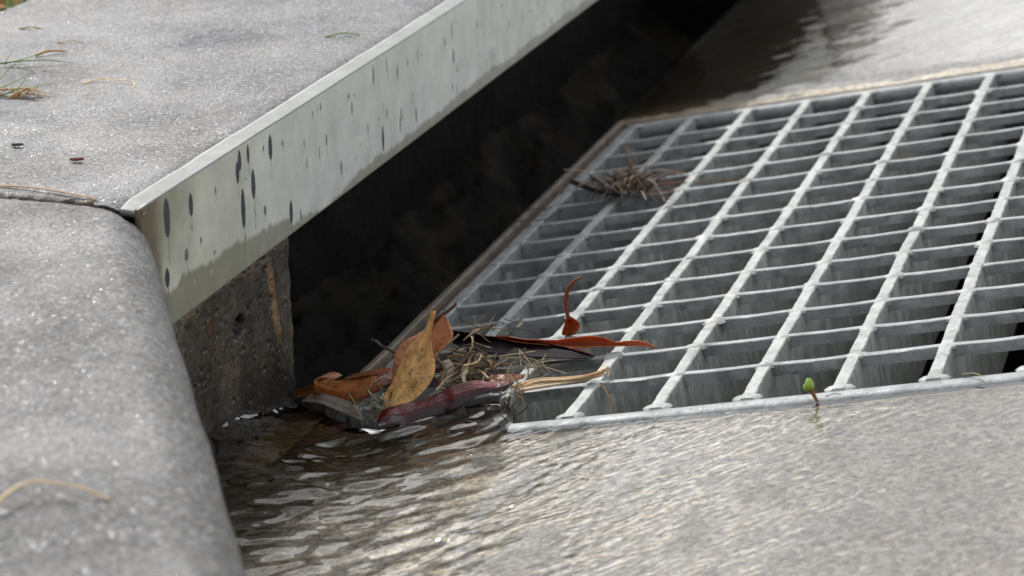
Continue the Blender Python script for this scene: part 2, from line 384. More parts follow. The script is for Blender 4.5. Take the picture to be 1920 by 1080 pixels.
'tan': [[(-0.043,0.014,0.0325),(-0.0453,0.0103,0.0232),(-0.0521,0.0066,0.0151),(-0.0549,0.0029,0.0073),(-0.0571,-0.0009,-0.0003),(-0.0606,-0.0046,-0.0051),(-0.0607,-0.0083,-0.0076),(-0.0592,-0.012,-0.0099)],[(-0.0425,0.014,0.0326),(-0.0446,0.01,0.0231),(-0.0481,0.006,0.0145),(-0.0497,0.002,0.0081),(-0.0512,-0.002,0.0026),(-0.0532,-0.006,-0.0033),(-0.0552,-0.01,-0.0064),(-0.0579,-0.014,-0.009)],[(-0.0409,0.012,0.0333),(-0.0432,0.008,0.022),(-0.0406,0.004,0.0146),(-0.0386,0.0,0.0099),(-0.0387,-0.004,0.005),(-0.0416,-0.008,-0.0001),(-0.0468,-0.012,-0.0051),(-0.0563,-0.016,-0.0081)]],
'tuft': [(-0.0302,0.3641,-0.0022)],
'twig': [(-0.0961,0.07,-0.0066),(-0.0927,0.068,-0.0065),(-0.0897,0.066,-0.0079),(-0.0852,0.064,-0.0082),(-0.0805,0.062,-0.0094)],
'wet': [(-0.1148,0.0744),(-0.1005,0.0798),(-0.0786,0.0784),(-0.0636,0.0783),(-0.0482,0.0787),(-0.0327,0.0767),(-0.0168,0.0745),(-0.0002,0.0744),(0.0248,0.0703),(0.0311,0.0643),(0.0659,0.0626),(0.1456,0.068),(0.2346,0.0679),(0.3912,0.0687)],
}

# ================================================================ setting
def zpool(x, y, lipd):
    """water level (world z) of the pool against the kerb, drawn down towards the inlet"""
    return -0.0055 - 0.0170 * sst(0.085, 0.0, lipd)


LIPX = np.array([-0.30, -0.1240, -0.1134, -0.1024, -0.0886, -0.0717, -0.0600, -0.0450, -0.0280, -0.0120, 0.0020, 0.0095, 0.0130, 0.0172, 0.06, 0.50])
LIPY = np.array([0.024, 0.0200, 0.0091, 0.0021, -0.0108, -0.0240, -0.0285, -0.0275, -0.0180, -0.0095, -0.0120, -0.0240, -0.0420, -0.0510, -0.0550, -0.0545])


LX_F = np.arange(-0.30, 0.50, 0.001)
_k = np.hanning(15)
LY_F = np.convolve(np.pad(np.interp(LX_F, LIPX, LIPY), 7, mode='edge'), _k / _k.sum(), mode='valid')


def lip_y(x):
    return np.interp(x, LX_F, LY_F)


def gutter_h(x, y):
    return 0.0007 * fbm(x * 14, y * 14, 0, 3, 3) + 0.00035 * fbm(x * 90, y * 90, 0, 5, 2)


def gutter_piece(mb, xs, ys, z0=-0.0035):
    X, Yy = np.meshgrid(xs, ys, indexing='ij')
    Z = z0 + gutter_h(X, Yy)
    # silt and algae where the water stands against the kerb; painted dark beyond the grate
    d = np.clip((-0.0055 - X * ST) / 0.02, 0, 1)
    d = d * sst(-0.9, -0.35, Yy) * sst(0.40, 0.1, Yy)
    n = fbm(X * 25, Yy * 25, 0, 9, 4)
    k = np.clip(sst(0.05, 0.75, d + 0.28 * n) + 1.0 * sst(0.085, -0.02, X + 0.05 * n + 0.15 * np.maximum(0, Yy - 0.8)) * (Yy > 0.56), 0, 1)[..., None]  # far-side term paints in the void's dark reflection and the lintel's shade
    k = np.clip(k + (sst(0.028, -0.010, X + 0.02 * n) * sst(-0.15, -0.06, Yy + 0.03 * n) * (Yy < 0.5))[..., None], 0, 1)
    c = np.ones(X.shape + (3,)) * (1 + 0.12 * fbm(X * 7, Yy * 7, 0, 12, 4)[..., None])
    c = lerp(c, np.where((Yy > 0.5)[..., None], np.array([0.055, 0.042, 0.026]), np.array([0.13, 0.105, 0.068])) * (1 + 0.5 * fbm(X * 70, Yy * 70, 0, 14, 4)[..., None]), k)
    c = lerp(c, np.array([0.42, 0.34, 0.25]), (0.8 * sst(-0.0600, -0.0565, Yy + 0.0015 * n) * (Yy < 0))[..., None])  # shadow line below the front band painted into the apron colour
    # rusty seepage line along the grate edge
    back = sst(0.66, 0.575, Yy)[..., None] * (Yy > 0.55)[..., None]
    c = lerp(c, np.array([0.75, 0.66, 0.5]) * (1 + 0.4 * n[..., None]), 0.6 * back)
    mb.grid(np.stack(G2W(np.stack([X, Yy, Z], -1)).transpose(2, 0, 1), -1), c)


def sp(*parts):
    return np.unique(np.round(np.concatenate([np.arange(a, b_ + 1e-9, s) for a, b_, s in parts]), 5))


g = MB()
xs = sp((-0.36, 0.40, 0.004), (0.44, 0.62, 0.03))
gutter_piece(g, xs, np.concatenate([-np.geomspace(90, 0.6, 24), np.arange(-0.57, -0.062, 0.004), [-0.0585, -0.0555]]))
gutter_piece(g, sp((-0.36, -0.0995, 0.004)), np.append(np.arange(-0.0555, 0.012, 0.004), 0.013))
# silt packed over the drowned corner of the grate
qx = np.arange(-0.1005, 0.0165, 0.0013)
qv = np.linspace(0, 1, 24)[None, :]
qe = np.maximum(lip_y(qx) - 0.0030, -0.0556)[:, None]
QX = qx[:, None] + 0 * qv
QY = -0.062 + (qe + 0.062) * qv
QZ = -0.0034 + 0.0006 * fbm(QX * 60, QY * 60, 0, 34, 3) + gutter_h(QX, QY)
QZ[:, -1] -= 0.006
qn = fbm(QX * 60, QY * 60, 0, 33, 4)[..., None]
g.grid(G2W(np.stack([QX, QY, QZ], -1)), np.array([0.13, 0.105, 0.068]) * (1 + 0.5 * qn) * (1 - 0.85 * sst(0.1, 0.5, qv) * sst(-.07, -.04, QX))[..., None])
gutter_piece(g, sp((0.368, 0.40, 0.008), (0.44, 0.62, 0.03)), np.linspace(-0.0555, 0.5845, 120))
gutter_piece(g, xs[xs > -0.1075], np.concatenate([[0.5845], np.arange(0.589, 1.2, 0.005), np.geomspace(1.25, 90, 24)]))
gut = g.build('gutter', M_GUT)
tag(gut, 'wet concrete gutter apron sloping down to the kerb around the grate', None, None, 'structure')

# road beyond the apron and verge behind the slab
rx = 0.62
e = MB()
x0, z0 = rx * CT + 0.0035 * ST, rx * ST - 0.0035 * CT
e.grid([[(x0, -400, z0), (x0, 0, z0), (x0, 400, z0)], [(x0 + 6, -400, z0 + 0.15), (x0 + 6, 0, z0 + 0.15), (x0 + 6, 400, z0 + 0.15)],
        [(400, -400, z0 + 0.1), (400, 0, z0 + 0.1), (400, 400, z0 + 0.1)]])
tag(e.build('road', M_ROAD), 'grey road surface beyond the gutter', None, None, 'structure')
e = MB()
vx = np.concatenate([[-400, -60, -12, -4, -1.5], np.linspace(-0.9, -0.386, 18)])
vy = np.concatenate([[-400, -40, -8, -2], np.linspace(-0.9, 1.6, 50), [4, 12, 60, 400]])
VX, VY = np.meshgrid(vx, vy, indexing='ij')
e.grid(np.stack([VX, VY, TOP - 0.010 + 0.004 * fbm(VX * 9, VY * 9, 0, 31, 3)], -1))
tag(e.build('ground', M_SOIL), 'soil verge behind the pavement slab', None, None, 'structure')

# pit under the grate and the void behind the lintel
e = MB()
PX0, PX1, PY0, PY1, PZ = -0.0985, 0.366, -0.053, 0.582, -0.5


def wall(mb, a, b_, zt, zb, nz=24, nw=40, amp=0.003, seed=0, nrm=(1, 0)):
    a, b_ = np.asarray(a, float), np.asarray(b_, float)
    u = np.linspace(0, 1, nw)[:, None]
    w = np.linspace(0, 1, nz)[None, :]
    x = a[0] + (b_[0] - a[0]) * u + 0 * w
    y = a[1] + (b_[1] - a[1]) * u + 0 * w
    zt_ = zt(x, y) if callable(zt) else zt
    z = zt_ + (zb - zt_) * w + 0 * x
    d = amp * fbm((x + y) * 20, z * 20, 0, seed, 4)
    mb.grid(np.stack([x + d * nrm[0], y + d * nrm[1], z], -1))


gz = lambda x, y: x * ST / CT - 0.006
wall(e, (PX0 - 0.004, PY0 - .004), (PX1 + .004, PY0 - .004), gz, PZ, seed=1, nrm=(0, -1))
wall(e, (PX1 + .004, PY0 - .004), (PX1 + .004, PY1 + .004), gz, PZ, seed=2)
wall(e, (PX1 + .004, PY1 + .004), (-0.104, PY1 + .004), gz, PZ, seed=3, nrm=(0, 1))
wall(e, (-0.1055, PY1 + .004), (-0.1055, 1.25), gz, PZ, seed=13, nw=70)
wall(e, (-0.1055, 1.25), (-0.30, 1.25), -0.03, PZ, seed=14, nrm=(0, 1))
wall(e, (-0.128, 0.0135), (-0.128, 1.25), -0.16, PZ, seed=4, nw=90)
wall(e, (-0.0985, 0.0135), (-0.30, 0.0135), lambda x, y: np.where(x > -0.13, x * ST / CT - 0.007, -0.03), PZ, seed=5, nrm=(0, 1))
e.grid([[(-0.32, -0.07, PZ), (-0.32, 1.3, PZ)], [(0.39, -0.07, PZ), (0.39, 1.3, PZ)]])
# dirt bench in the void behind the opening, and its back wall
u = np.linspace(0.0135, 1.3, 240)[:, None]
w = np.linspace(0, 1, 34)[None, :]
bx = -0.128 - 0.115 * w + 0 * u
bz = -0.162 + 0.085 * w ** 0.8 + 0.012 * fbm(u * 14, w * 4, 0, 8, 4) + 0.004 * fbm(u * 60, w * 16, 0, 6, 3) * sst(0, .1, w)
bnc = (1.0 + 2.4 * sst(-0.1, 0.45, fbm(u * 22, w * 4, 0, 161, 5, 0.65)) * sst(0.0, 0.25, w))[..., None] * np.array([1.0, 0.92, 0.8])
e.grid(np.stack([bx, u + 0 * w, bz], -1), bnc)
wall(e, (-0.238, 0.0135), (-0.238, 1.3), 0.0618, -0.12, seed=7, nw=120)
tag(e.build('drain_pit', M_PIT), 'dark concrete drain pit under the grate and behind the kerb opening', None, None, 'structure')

# ---------------------------------------------------------------- water
wx = np.arange(-0.19, 0.40, 0.001)
nv = 470
v = np.linspace(0, 1, nv)
L = lip_y(wx)
Yw = -0.46 + (L[:, None] + 0.46) * v[None, :]
Xw = wx[:, None] + 0 * Yw
lipd = L[:, None] - Yw
lev = (zpool(Xw, Yw, lipd) - Xw * ST) / CT
film = -0.0020 + 0.0010 * sst(0.03, 0.0, Xw) * sst(0.05, 0.0, lipd) - 0.0022 * sst(0.26, 0.38, Xw + 0.05 * fbm(Xw * 16, Yw * 16, 0, 53, 4))
k_ = 0.0022
hh = np.log(np.exp(np.clip(lev / k_, -40, 40)) + np.exp(film / k_)) * k_
depth = np.clip((hh + 0.0035) / 0.020, 0, 1)
pool = sst(-0.001, 0.008, lev)
# ripples: broad wavelets in the pool, short streaky ones where the flow is thin
xr, yr = (Xw + Yw) / math.sqrt(2), (Xw - Yw) / math.sqrt(2)
wob = 0.010 * fbm(Xw * 22, Yw * 22, 0, 40, 3)
r1 = fbm(xr * 48, (yr + 1.6 * wob) * 135, 0, 41, 2, 0.18)
r2 = fbm((Xw * 0.96 + Yw * .28) * 62, (Yw * .96 - Xw * .28 + 1.4 * wob) * 118, 0, 43, 2, 0.2)
r3 = fbm(xr * 170 + 2.2 * r1, (yr + 0.5 * wob) * 420, 0, 42, 2, 0.5) * sst(-0.45, 0.25, fbm(Xw * 45, Yw * 45, 0, 48, 3))
calm = 0.35 + 0.65 * np.maximum(sst(0.0, 0.03, lipd), sst(-0.075, -0.05, Xw) * sst(0.001, 0.006, lipd)) * (0.4 + 0.6 * sst(-0.2, 0.35, fbm(Xw * 11, Yw * 11, 0, 44, 2)))
wav = sst(0.030, -0.025, Xw - 0.25 * (Yw + 0.05) * -1 + 0.02 * fbm(Xw * 20, Yw * 20, 0, 52, 2))
amp = 0.00175 * (0.55 + 0.45 * calm) * (1 - 0.7 * np.exp(-((Xw * CT + 0.112) / 0.010) ** 2))
thin = sst(0.23, 0.05, Xw + 0.05 * r1)
hh = hh + amp * (0.55 * r1 + 0.65 * r2) * wav + lerp(0.00007 + 0.00046 * thin, 0.00005, wav) * r3 + (1 - pool) * 0.00012 * thin * r1
# standing roll of water where the flow meets the block
dblk = Xw * CT + 0.1185
roll = np.exp(-((dblk - 0.003 - 0.003 * fbm(Yw * 45, Xw * 0, 0, 49, 2)) / 0.0055) ** 2) * sst(0.0, 0.02, lipd) * sst(0.15, 0.05, lipd)
roll = np.exp(-np.maximum(0, dblk - 0.0012 - 0.0022 * fbm(Yw * 55, Xw * 0, 0, 49, 3)) / 0.0026) * sst(0.004, 0.02, lipd) * sst(0.15, 0.05, lipd)
hh = hh + roll * 0.0023
# hydraulic ridge where the pool flow meets the sheet off the road
rd = Xw - 0.02 - 0.10 * (-(Yw + 0.05)) - 0.012 * fbm(Yw * 30, Xw * 12, 0, 47, 3)
hh = hh + 0.0010 * np.exp(-(rd / 0.009) ** 2) * sst(0.0, 0.04, lipd)
P = np.stack([Xw, Yw, hh], -1)
# the nappe falling over the lip
fall = sst(0.045, 0.0, wx)
rows = []
for dy, dz in ((0.0012, -0.0003), (0.0024, -0.0010), (0.0034, -0.0022), (0.0041, -0.0042), (0.0046, -0.0075), (0.005, -0.013), (0.0053, -0.022), (0.0055, -0.034)):
    q = P[:, -1].copy()
    q[:, 1] += dy * (0.25 + 0.75 * fall)
    q[:, 2] += dz * (0.12 + 0.88 * fall)
    rows.append(q)
P = np.concatenate([P, np.stack(rows, 1)], 1)
depth = np.concatenate([depth, np.repeat(depth[:, -1:] * 0.6, len(rows), 1)], 1)
wf = gridfaces(P.shape[0], P.shape[1])
# sheet of water arriving from the far side of the grate
ux, uy = np.arange(-0.1085, 0.45, 0.0016), np.arange(0.600, 1.30, 0.0022)
UX, UY = np.meshgrid(ux, uy, indexing='ij')
UH = -0.0020 + 0.00008 * fbm((UX + UY) * 50, (UX - UY) * 140, 0, 55, 3) + 0.00006 * fbm(UX * 260, UY * 190, 0, 56, 2) + 0.0004 * fbm(UX * 30, UY * 24, 0, 57, 3)
UH -= 0.0020 * sst(0.640, 0.602, UY + 0.012 * fbm(UX * 40, UY * 40, 0, 58, 3))
UP = np.stack([UX, UY, UH], -1)
wverts = np.concatenate([P.reshape(-1, 3), UP.reshape(-1, 3)])
wf = np.concatenate([wf, gridfaces(len(ux), len(uy), P.shape[0] * P.shape[1])])
depth = np.concatenate([depth.ravel(), np.full(UX.size, 0.06)])
water = mesh_obj('water', G2W(wverts), wf, M_WATER, None, None, True, {'depth': depth})
tag(water, 'shallow rippling storm water running along the kerb into the inlet', None, None, 'structure')

# ================================================================ kerb, lintel, block
# foreground kerb: bull-nosed profile swept along a splay and cut off beside the steel lintel
UK = np.array([0.495, -0.869])
NK = np.array([0.869, 0.495])
K0 = np.array([-0.1195, -0.1372])
prof = [(0.012, -0.075), (0.006, 0.0), (0.003, 0.060)]
rn = 0.021
for a in np.linspace(2, 90, 22):
    prof.append((0.003 - rn + rn * math.cos(math.radians(a)) + 0.0, TOP - rn + rn * math.sin(math.radians(a))))
prof[0:3] = [(0.003 + 0.010 * (TOP - rn - z) / 0.15, z) for z in np.linspace(-0.08, TOP - rn - 0.004, 26)]
prof += [(0.003 - rn - q, TOP) for q in np.concatenate([np.arange(0.003, 0.10, 0.003), [0.14, 0.20, 0.28, 0.42, 0.60]])]
prof = np.array(prof)
tt = np.concatenate([np.arange(0.0, 0.50, 0.0025), np.linspace(0.5, 0.75, 14)[1:]])
V = np.zeros((len(tt), len(prof), 3))
C_ = np.ones(V.shape)
for i, t in enumerate(tt):
    o_, zz = prof[:, 0], prof[:, 1]
    px = K0[0] + UK[0] * t + NK[0] * o_
    py = K0[1] + UK[1] * t + NK[1] * o_
    # first stations are sheared so the end lies square to the lintel
    shear = max(0.0, 1 - t / 0.18)
    s_ = (K0[1] - (K0[1] + NK[1] * o_)) / UK[1] * shear
    px = px + UK[0] * s_
    py = py + UK[1] * s_
    V[i, :, 0], V[i, :, 1], V[i, :, 2] = px, py, zz
nz_ = 0.0007 * fbm(V[..., 0] * 20, V[..., 1] * 20, V[..., 2] * 20, 61, 2) + 0.00022 * fbm(V[..., 0] * 160, V[..., 1] * 160, V[..., 2] * 160, 62, 3)
edge = np.exp(-tt / 0.006)[:, None]
ez = sst(0.06, 0.12, V[..., 2])
chip = np.abs(fbm(V[..., 0] * 120, V[..., 1] * 120, V[..., 2] * 120, 63, 3))
V[..., 0] += NK[0] * nz_
edge = edge * (0.3 + 0.7 * sst(-0.165, -0.125, V[..., 0]))
V[..., 1] += NK[1] * nz_ - edge * ez * (0.0016 + 0.003 * chip)
V[..., 2] += nz_ - edge * ez * (0.0012 + 0.0022 * chip)
damp = 0.92 + 0.22 * fbm(V[..., 0] * 22, V[..., 1] * 22, V[..., 2] * 22, 64, 4)
low = sst(0.07, 0.0, V[..., 2])
C_ = damp[..., None] * lerp(np.ones(3), np.array([0.42, 0.38, 0.3]), low[..., None])
moss = (sst(0.03, 0.0, tt)[:, None] * sst(-0.02, -0.004, prof[None, :, 0]) * sst(.03, .06, V[..., 2]) * sst(-.1, .3, fbm(V[..., 0] * 150, V[..., 1] * 150, V[..., 2] * 150, 66, 3)))[..., None]
C_ = lerp(C_, np.array([0.35, 0.28, 0.19]), moss * 0.8)
me = MB()
me.grid(V, C_)
cap = V[0]
nb = len(cap)
base = np.array([[cap[-1][0], cap[-1][1], -0.08]])
me.add(np.concatenate([cap, base]), [list(range(nb + 1))[::-1]], (0.4, 0.33, 0.25))
kerb = me.build('kerb', M_KERB)
tag(kerb, 'grey bull-nosed concrete kerb in the blurred foreground beside the steel lintel', 'kerb')


def straight_kerb(name, pts, label):
    mb = MB()
    P = np.array(pts, float)
    T = np.gradient(P, axis=0)
    T /= np.linalg.norm(T, axis=1)[:, None]
    N = np.stack([-T[:, 1], T[:, 0]], -1)
    pr = prof[::3]
    W_ = np.zeros((len(P), len(pr), 3))
    W_[..., :2] = P[:, None] + N[:, None] * pr[None, :, 0:1] * -1.0
    W_[..., 2] = pr[None, :, 1] + np.maximum(0, P[:, None, 0] - 0.1) * 0.2
    mb.grid(W_)
    mb.add(np.concatenate([W_[0], [[W_[0][-1][0], W_[0][-1][1], -0.08]]]), [list(range(len(pr) + 1))])
    return tag(mb.build(name, M_KERB), label, 'kerb')


straight_kerb('kerb', [(-0.1205, y) for y in (1.353, 3, 8, 20, 60)], 'straight concrete kerb running on beyond the inlet slab')

# slab that roofs the inlet
slab = empty('inlet_lintel', (LX, 0.3, 0.062))
tag(slab, 'concrete inlet slab with pale galvanised steel edge over the dark opening', 'kerb lintel')


def rel(P, o):
    return np.asarray(P, float) - np.array(o.location)


Ys = np.concatenate([np.arange(-0.1345, 0.62, 0.0035), np.linspace(0.625, 1.35, 60)])
Xs = np.concatenate([np.linspace(-0.386, -0.1308, 76)])
SX, SY = np.meshgrid(Xs, Ys, indexing='ij')
SZ = TOP + 0.0007 * fbm(SX * 16, SY * 16, 0, 71, 3) + 0.0003 * fbm(SX * 110, SY * 110, 0, 72, 3)
SZ -= 0.0012 * sst(-0.1345, -0.1308, SX) * (0.5 + np.abs(fbm(SX * 80, SY * 80, 0, 73, 3)))
endw = sst(-0.128, -0.1345, SY)
SZ -= endw * (0.25 + 0.75 * sst(-0.19, -0.14, SX)) * (0.0012 + 0.003 * np.abs(fbm(SX * 70, SY * 70, 0, 74, 3)))
SZ -= 0.012 * sst(-0.376, -0.386, SX + 0.004 * fbm(SY * 30, SX * 3, 0, 75, 3))
wetp = np.exp(-(((SX + 0.215) / 0.035) ** 2 + ((SY - 0.175) / 0.045) ** 2)) + 0.25 * fbm(SX * 18, SY * 18, 0, 76, 4)
sc_ = (1.0 + 0.16 * fbm(SX * 12, SY * 12, 0, 77, 4))[..., None] * lerp(np.ones(3), np.array([0.74, 0.75, 0.78]), sst(0.45, 0.85, wetp)[..., None])
edged = np.exp(-(-0.1335 - SX) / 0.012)[..., None] * sst(-0.35, 0.5, fbm(SX * 40, SY * 25, 0, 78, 3))[..., None]
sc_ = lerp(sc_, np.array([0.55, 0.55, 0.60]), 0.75 * edged)
tan_ = np.exp(-((SY + 0.05) / 0.06) ** 2)[..., None] * sst(-0.1, 0.5, fbm(SX * 26, SY * 26, 0, 79, 3))[..., None]
sc_ = lerp(sc_, np.array([1.12, 1.0, 0.86]), 0.5 * tan_)
s_ = MB()
s_.grid(rel(np.stack([SX, SY, SZ], -1), slab)[::-1], sc_[::-1])
for a, bb in (((-0.386, -0.1345, 0.0625), (-0.1320, 1.35, 0.0640)),):
    s_.box(rel(a, slab), rel(bb, slab), (0.5, 0.5, 0.5))
yy = Ys
s_.grid(rel(np.stack([np.stack([Xs, Xs * 0 - 0.1345, SZ[:, 0]], -1), np.stack([Xs, Xs * 0 - 0.1345, Xs * 0 + 0.0645], -1)], 0), slab), (0.4, 0.36, 0.3))
s_.build('slab', M_SLAB, slab)
# weathered mortar filling the joint behind the steel end
jx = np.linspace(-0.40, -0.1225, 150)[:, None]
jz = np.linspace(0.0, 1.0, 26)[None, :]
jt = TOP - 0.0001 - 0.0085 * sst(-0.150, -0.126, jx) + 0.0012 * fbm(jx * 200, jx * 0, 0, 176, 3)
JZ = 0.0625 + (jt - 0.0625) * jz
JX = jx + 0 * JZ
JY = -0.1376 + 0.0014 * sst(-0.160, -0.140, JX) + 0.0006 * fbm(JX * 220, JZ * 220, 0, 177, 3)
jb = np.stack([JX[:, -1], JY[:, -1] + 0.0055, JZ[:, -1] + 0.0003], -1)
jm = MB()
jc = lerp(np.array([0.72, 0.70, 0.66]), np.array([0.5, 0.34, 0.2]), sst(-0.175, -0.145, JX)[..., None]) * (1 + 0.7 * fbm(JX * 120, JZ * 120, 0, 178, 4))[..., None]
JP = np.concatenate([np.stack([JX, JY, JZ], -1), jb[:, None]], 1)
jm.grid(rel(JP, slab), np.concatenate([jc, jc[:, -1:]], 1))
jm.build('mortar', M_SLAB, slab)

# steel edge: face plate with drip marks plus the turned-in top flange
fy = np.concatenate([np.arange(-0.1375, 0.30, 0.00042), np.arange(0.3005, 0.6, 0.001), np.linspace(0.6015, 1.35, 200)])
fz = np.linspace(0.0618, TOP - 0.0012, 130)
FY, FZ = np.meshgrid(fy, fz, indexing='ij')
fc = np.ones(FY.shape + (3,)) * np.array([1.0, 1.0, 0.985])
fr_ = np.ones(FY.shape)
mott = fbm(FY * 26, FZ * 12, 0, 81, 5)
fc *= (1 + 0.14 * mott)[..., None]
lime = sst(-0.1, 0.5, fbm(FY * 30, FZ * 50, 0, 82, 4))[..., None]
fc = lerp(fc, np.array([1.12, 1.10, 1.02]), 0.2 * lime)
# damp tide mark creeping up from the lower edge
wy = np.array([p[0] for p in D['wet']])
wz = np.array([p[1] for p in D['wet']])
o_ = np.argsort(wy)
tide = np.interp(FY, wy[o_], wz[o_], left=0.076, right=0.068)
tide = tide + 0.0010 * fbm(FY * 260, FZ * 60, 0, 83, 3) + 0.0026 * fbm(FY * 42, FZ * 0, 0, 84, 3)
wet = sst(0.0018, -0.0012, FZ - tide + 0.0012 * fbm(FY * 520, FZ * 60, 0, 183, 3))
# darker cloudy patch at the left end under the flange, strongest beside the kerb
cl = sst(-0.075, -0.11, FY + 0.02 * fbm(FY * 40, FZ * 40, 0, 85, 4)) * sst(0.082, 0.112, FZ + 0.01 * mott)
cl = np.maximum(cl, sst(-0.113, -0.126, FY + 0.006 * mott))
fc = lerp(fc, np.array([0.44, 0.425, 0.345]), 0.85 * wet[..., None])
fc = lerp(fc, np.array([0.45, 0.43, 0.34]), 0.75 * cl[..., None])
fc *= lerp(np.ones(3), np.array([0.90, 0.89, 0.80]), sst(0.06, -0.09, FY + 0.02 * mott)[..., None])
fr_ = lerp(fr_, 0.72, wet)
rustn = sst(-0.114, -0.129, FY + 0.004 * fbm(FY * 120, FZ * 90, 0, 86, 4))[..., None]
fc = lerp(fc, np.array([0.20, 0.13, 0.07]), 0.85 * rustn)


def drip(cy, zt, zb, hw, dark, tail=True):
    global fc, fr_
    h = zt - zb
    i0, i1 = np.searchsorted(fy, [cy - 3 * hw - .001, cy + 3 * hw + .001])
    if i1 - i0 < 1:
        return
    y_, z_ = FY[i0:i1], FZ[i0:i1]
    t = np.clip((zt - z_) / h, 0, 1)
    wdt = hw * np.sin(math.pi * np.clip(t, 0, 1) ** 1.1) ** 0.42 * (1 + 0.10 * vn(z_ * 400, y_ * 0, 0, int(cy * 9999) & 255))
    m = sst(0.0004, -0.0004, np.abs(y_ - cy) - wdt) * ((z_ <= zt) & (z_ >= zb))
    if tail:
        m = np.maximum(m, 0.55 * sst(0.0004, 0.0, np.abs(y_ - cy - 0.0004) - 0.00012) * ((z_ < zb + .001) & (z_ > zb - 0.7 * h)))
    fc[i0:i1] = lerp(fc[i0:i1], np.array(dark), m[..., None])
    fr_[i0:i1] = lerp(fr_[i0:i1], 0.5, m)


for q, (cy, zt, zb, hw) in enumerate(D['drips']):
    drip(cy, zt, zb, hw, (0.085, 0.082, 0.115) if hw > 0.0015 and q not in (14, 19) else (0.3, 0.29, 0.26))
for q in range(95):
    cy = rng.uniform(-0.10, 0.95) if q % 3 else rng.uniform(0.1, 0.6)
    zt = rng.uniform(0.072, TOP - 0.002)
    hgt = rng.uniform(0.001, 0.007) * (1.6 if cy > 0.15 else 0.8)
    k = rng.uniform(0.40, 0.72)
    drip(cy, zt, max(0.062, zt - hgt), rng.uniform(0.0005, 0.0017), (k, k * 0.97, k * 0.9), tail=q % 4 == 0)
FX = LX + 0.00022 * fbm(FY * 20, FZ * 20, 0, 88, 3)
P1 = np.stack([FX, FY, FZ], -1)
# lower return and top flange (dished slightly, ragged inner edge)
lowr = np.stack([np.stack([FX[:, 0] - 0.004 * q, fy, fz[0] - 0.0006 * math.sin(q * 1.4) + 0 * fy], -1) for q in (1.0, 0.35)], 1)
arc = [np.stack([FX[:, -1] - 0.0006 * (1 - math.cos(a)), fy, fz[-1] + 0.0008 * math.sin(a) + 0 * fy], -1) for a in np.linspace(0.3, math.pi / 2, 5)]
flw = 0.0098 + 0.0006 * fbm(fy * 40, fy * 0, 0, 89, 3)
flt = [np.stack([FX[:, -1] - 0.0006 - (flw - 0.0006) * q, fy, fz[-1] + 0.0008 + 0.0006 * q + 0 * fy], -1) for q in np.linspace(0.06, 1, 8)]
# the flange end is bent and ragged beside the kerb
bend = sst(-0.128, -0.1375, fy)
P = np.concatenate([lowr, P1, np.stack(arc + flt, 1)], 1)
P[:, -len(flt):, 2] -= (bend * 0.0015)[:, None]
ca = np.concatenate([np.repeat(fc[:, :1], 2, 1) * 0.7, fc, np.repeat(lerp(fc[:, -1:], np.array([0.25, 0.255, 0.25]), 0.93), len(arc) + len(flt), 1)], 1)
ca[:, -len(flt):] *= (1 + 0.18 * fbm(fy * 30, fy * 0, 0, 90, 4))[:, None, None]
ra = np.concatenate([np.ones((len(fy), 2)), fr_, np.ones((len(fy), len(arc) + len(flt)))], 1)
ff = gridfaces(P.shape[0], P.shape[1])
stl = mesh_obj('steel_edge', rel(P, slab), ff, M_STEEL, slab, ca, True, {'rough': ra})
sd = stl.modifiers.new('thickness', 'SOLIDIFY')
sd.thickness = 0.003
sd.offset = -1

# concrete block that carries the end of the lintel
BY1, BX = 0.0346, -0.1234
bu = np.concatenate([np.arange(-0.150, BY1 - 0.002, 0.0008), BY1 - 0.002 + 0.002 * np.sin(np.linspace(0.1, math.pi / 2, 6))])
bz = np.linspace(-0.075, 0.0614, 170)
BU, BZ = np.meshgrid(bu, bz, indexing='ij')
rb = np.clip(BU - (BY1 - 0.002), 0, 0.002)
BXX = BX - (0.002 - np.sqrt(np.maximum(0.002 ** 2 - rb ** 2, 0)))
pit = np.zeros(BU.shape)


def pock(cy, cz, ry, rz, d):
    global pit
    q = ((BU - cy) / ry) ** 2 + ((BZ - cz) / rz) ** 2
    q = q * (1 + 0.5 * fbm(BU * 500, BZ * 500, 0, int(abs(cy) * 1e5) & 1023, 2))
    pit = np.maximum(pit, d * sst(1.3, 0.5, q))


pock(-0.0344, 0.0336, 0.0062, 0.0058, 0.006)
pock(-0.0010, 0.0500, 0.0024, 0.0026, 0.003)
pock(0.006, 0.0335, 0.0028, 0.0034, 0.003)
pock(-0.006, 0.0592, 0.0042, 0.0016, 0.003)
pock(-0.0005, 0.0570, 0.0032, 0.0012, 0.002)
for q in range(110):
    a = rng.uniform(0.00022, 0.00062)
    pock(rng.uniform(-0.11, 0.026), rng.uniform(-0.02, 0.06), a * 2.4, a * rng.uniform(1, 2.2), 0.0018)
spall = sst(0.0035, 0.0, 0.0614 - BZ + 0.0028 * fbm(BU * 130, BZ * 130, 0, 92, 4)) * 0.0022 * (0.5 + np.abs(fbm(BU * 200, BZ * 200, 0, 93, 3)))
cchip = sst(0.005, 0.0, BY1 - BU + 0.0035 * fbm(BU * 30, BZ * 90, 0, 94, 4)) * 0.0012
BXX = BXX - pit - spall - cchip + 0.0005 * fbm(BU * 50, BZ * 50, 0, 95, 4) + 0.00035 * fbm(BU * 400, BZ * 400, 0, 96, 3)
BUU = BU - 0.0018 * sst(0.004, 0, BY1 - BU) * (0.5 + fbm(BZ * 110, BU * 0, 0, 97, 4))
bc = np.ones(BU.shape + (3,)) * (1 + 0.7 * fbm(BU * 40, BZ * 26, 0, 98, 5))[..., None]
run = fbm(BU * 90, BZ * 7, 0, 99, 4)
bc *= (1 + 0.6 * run)[..., None]
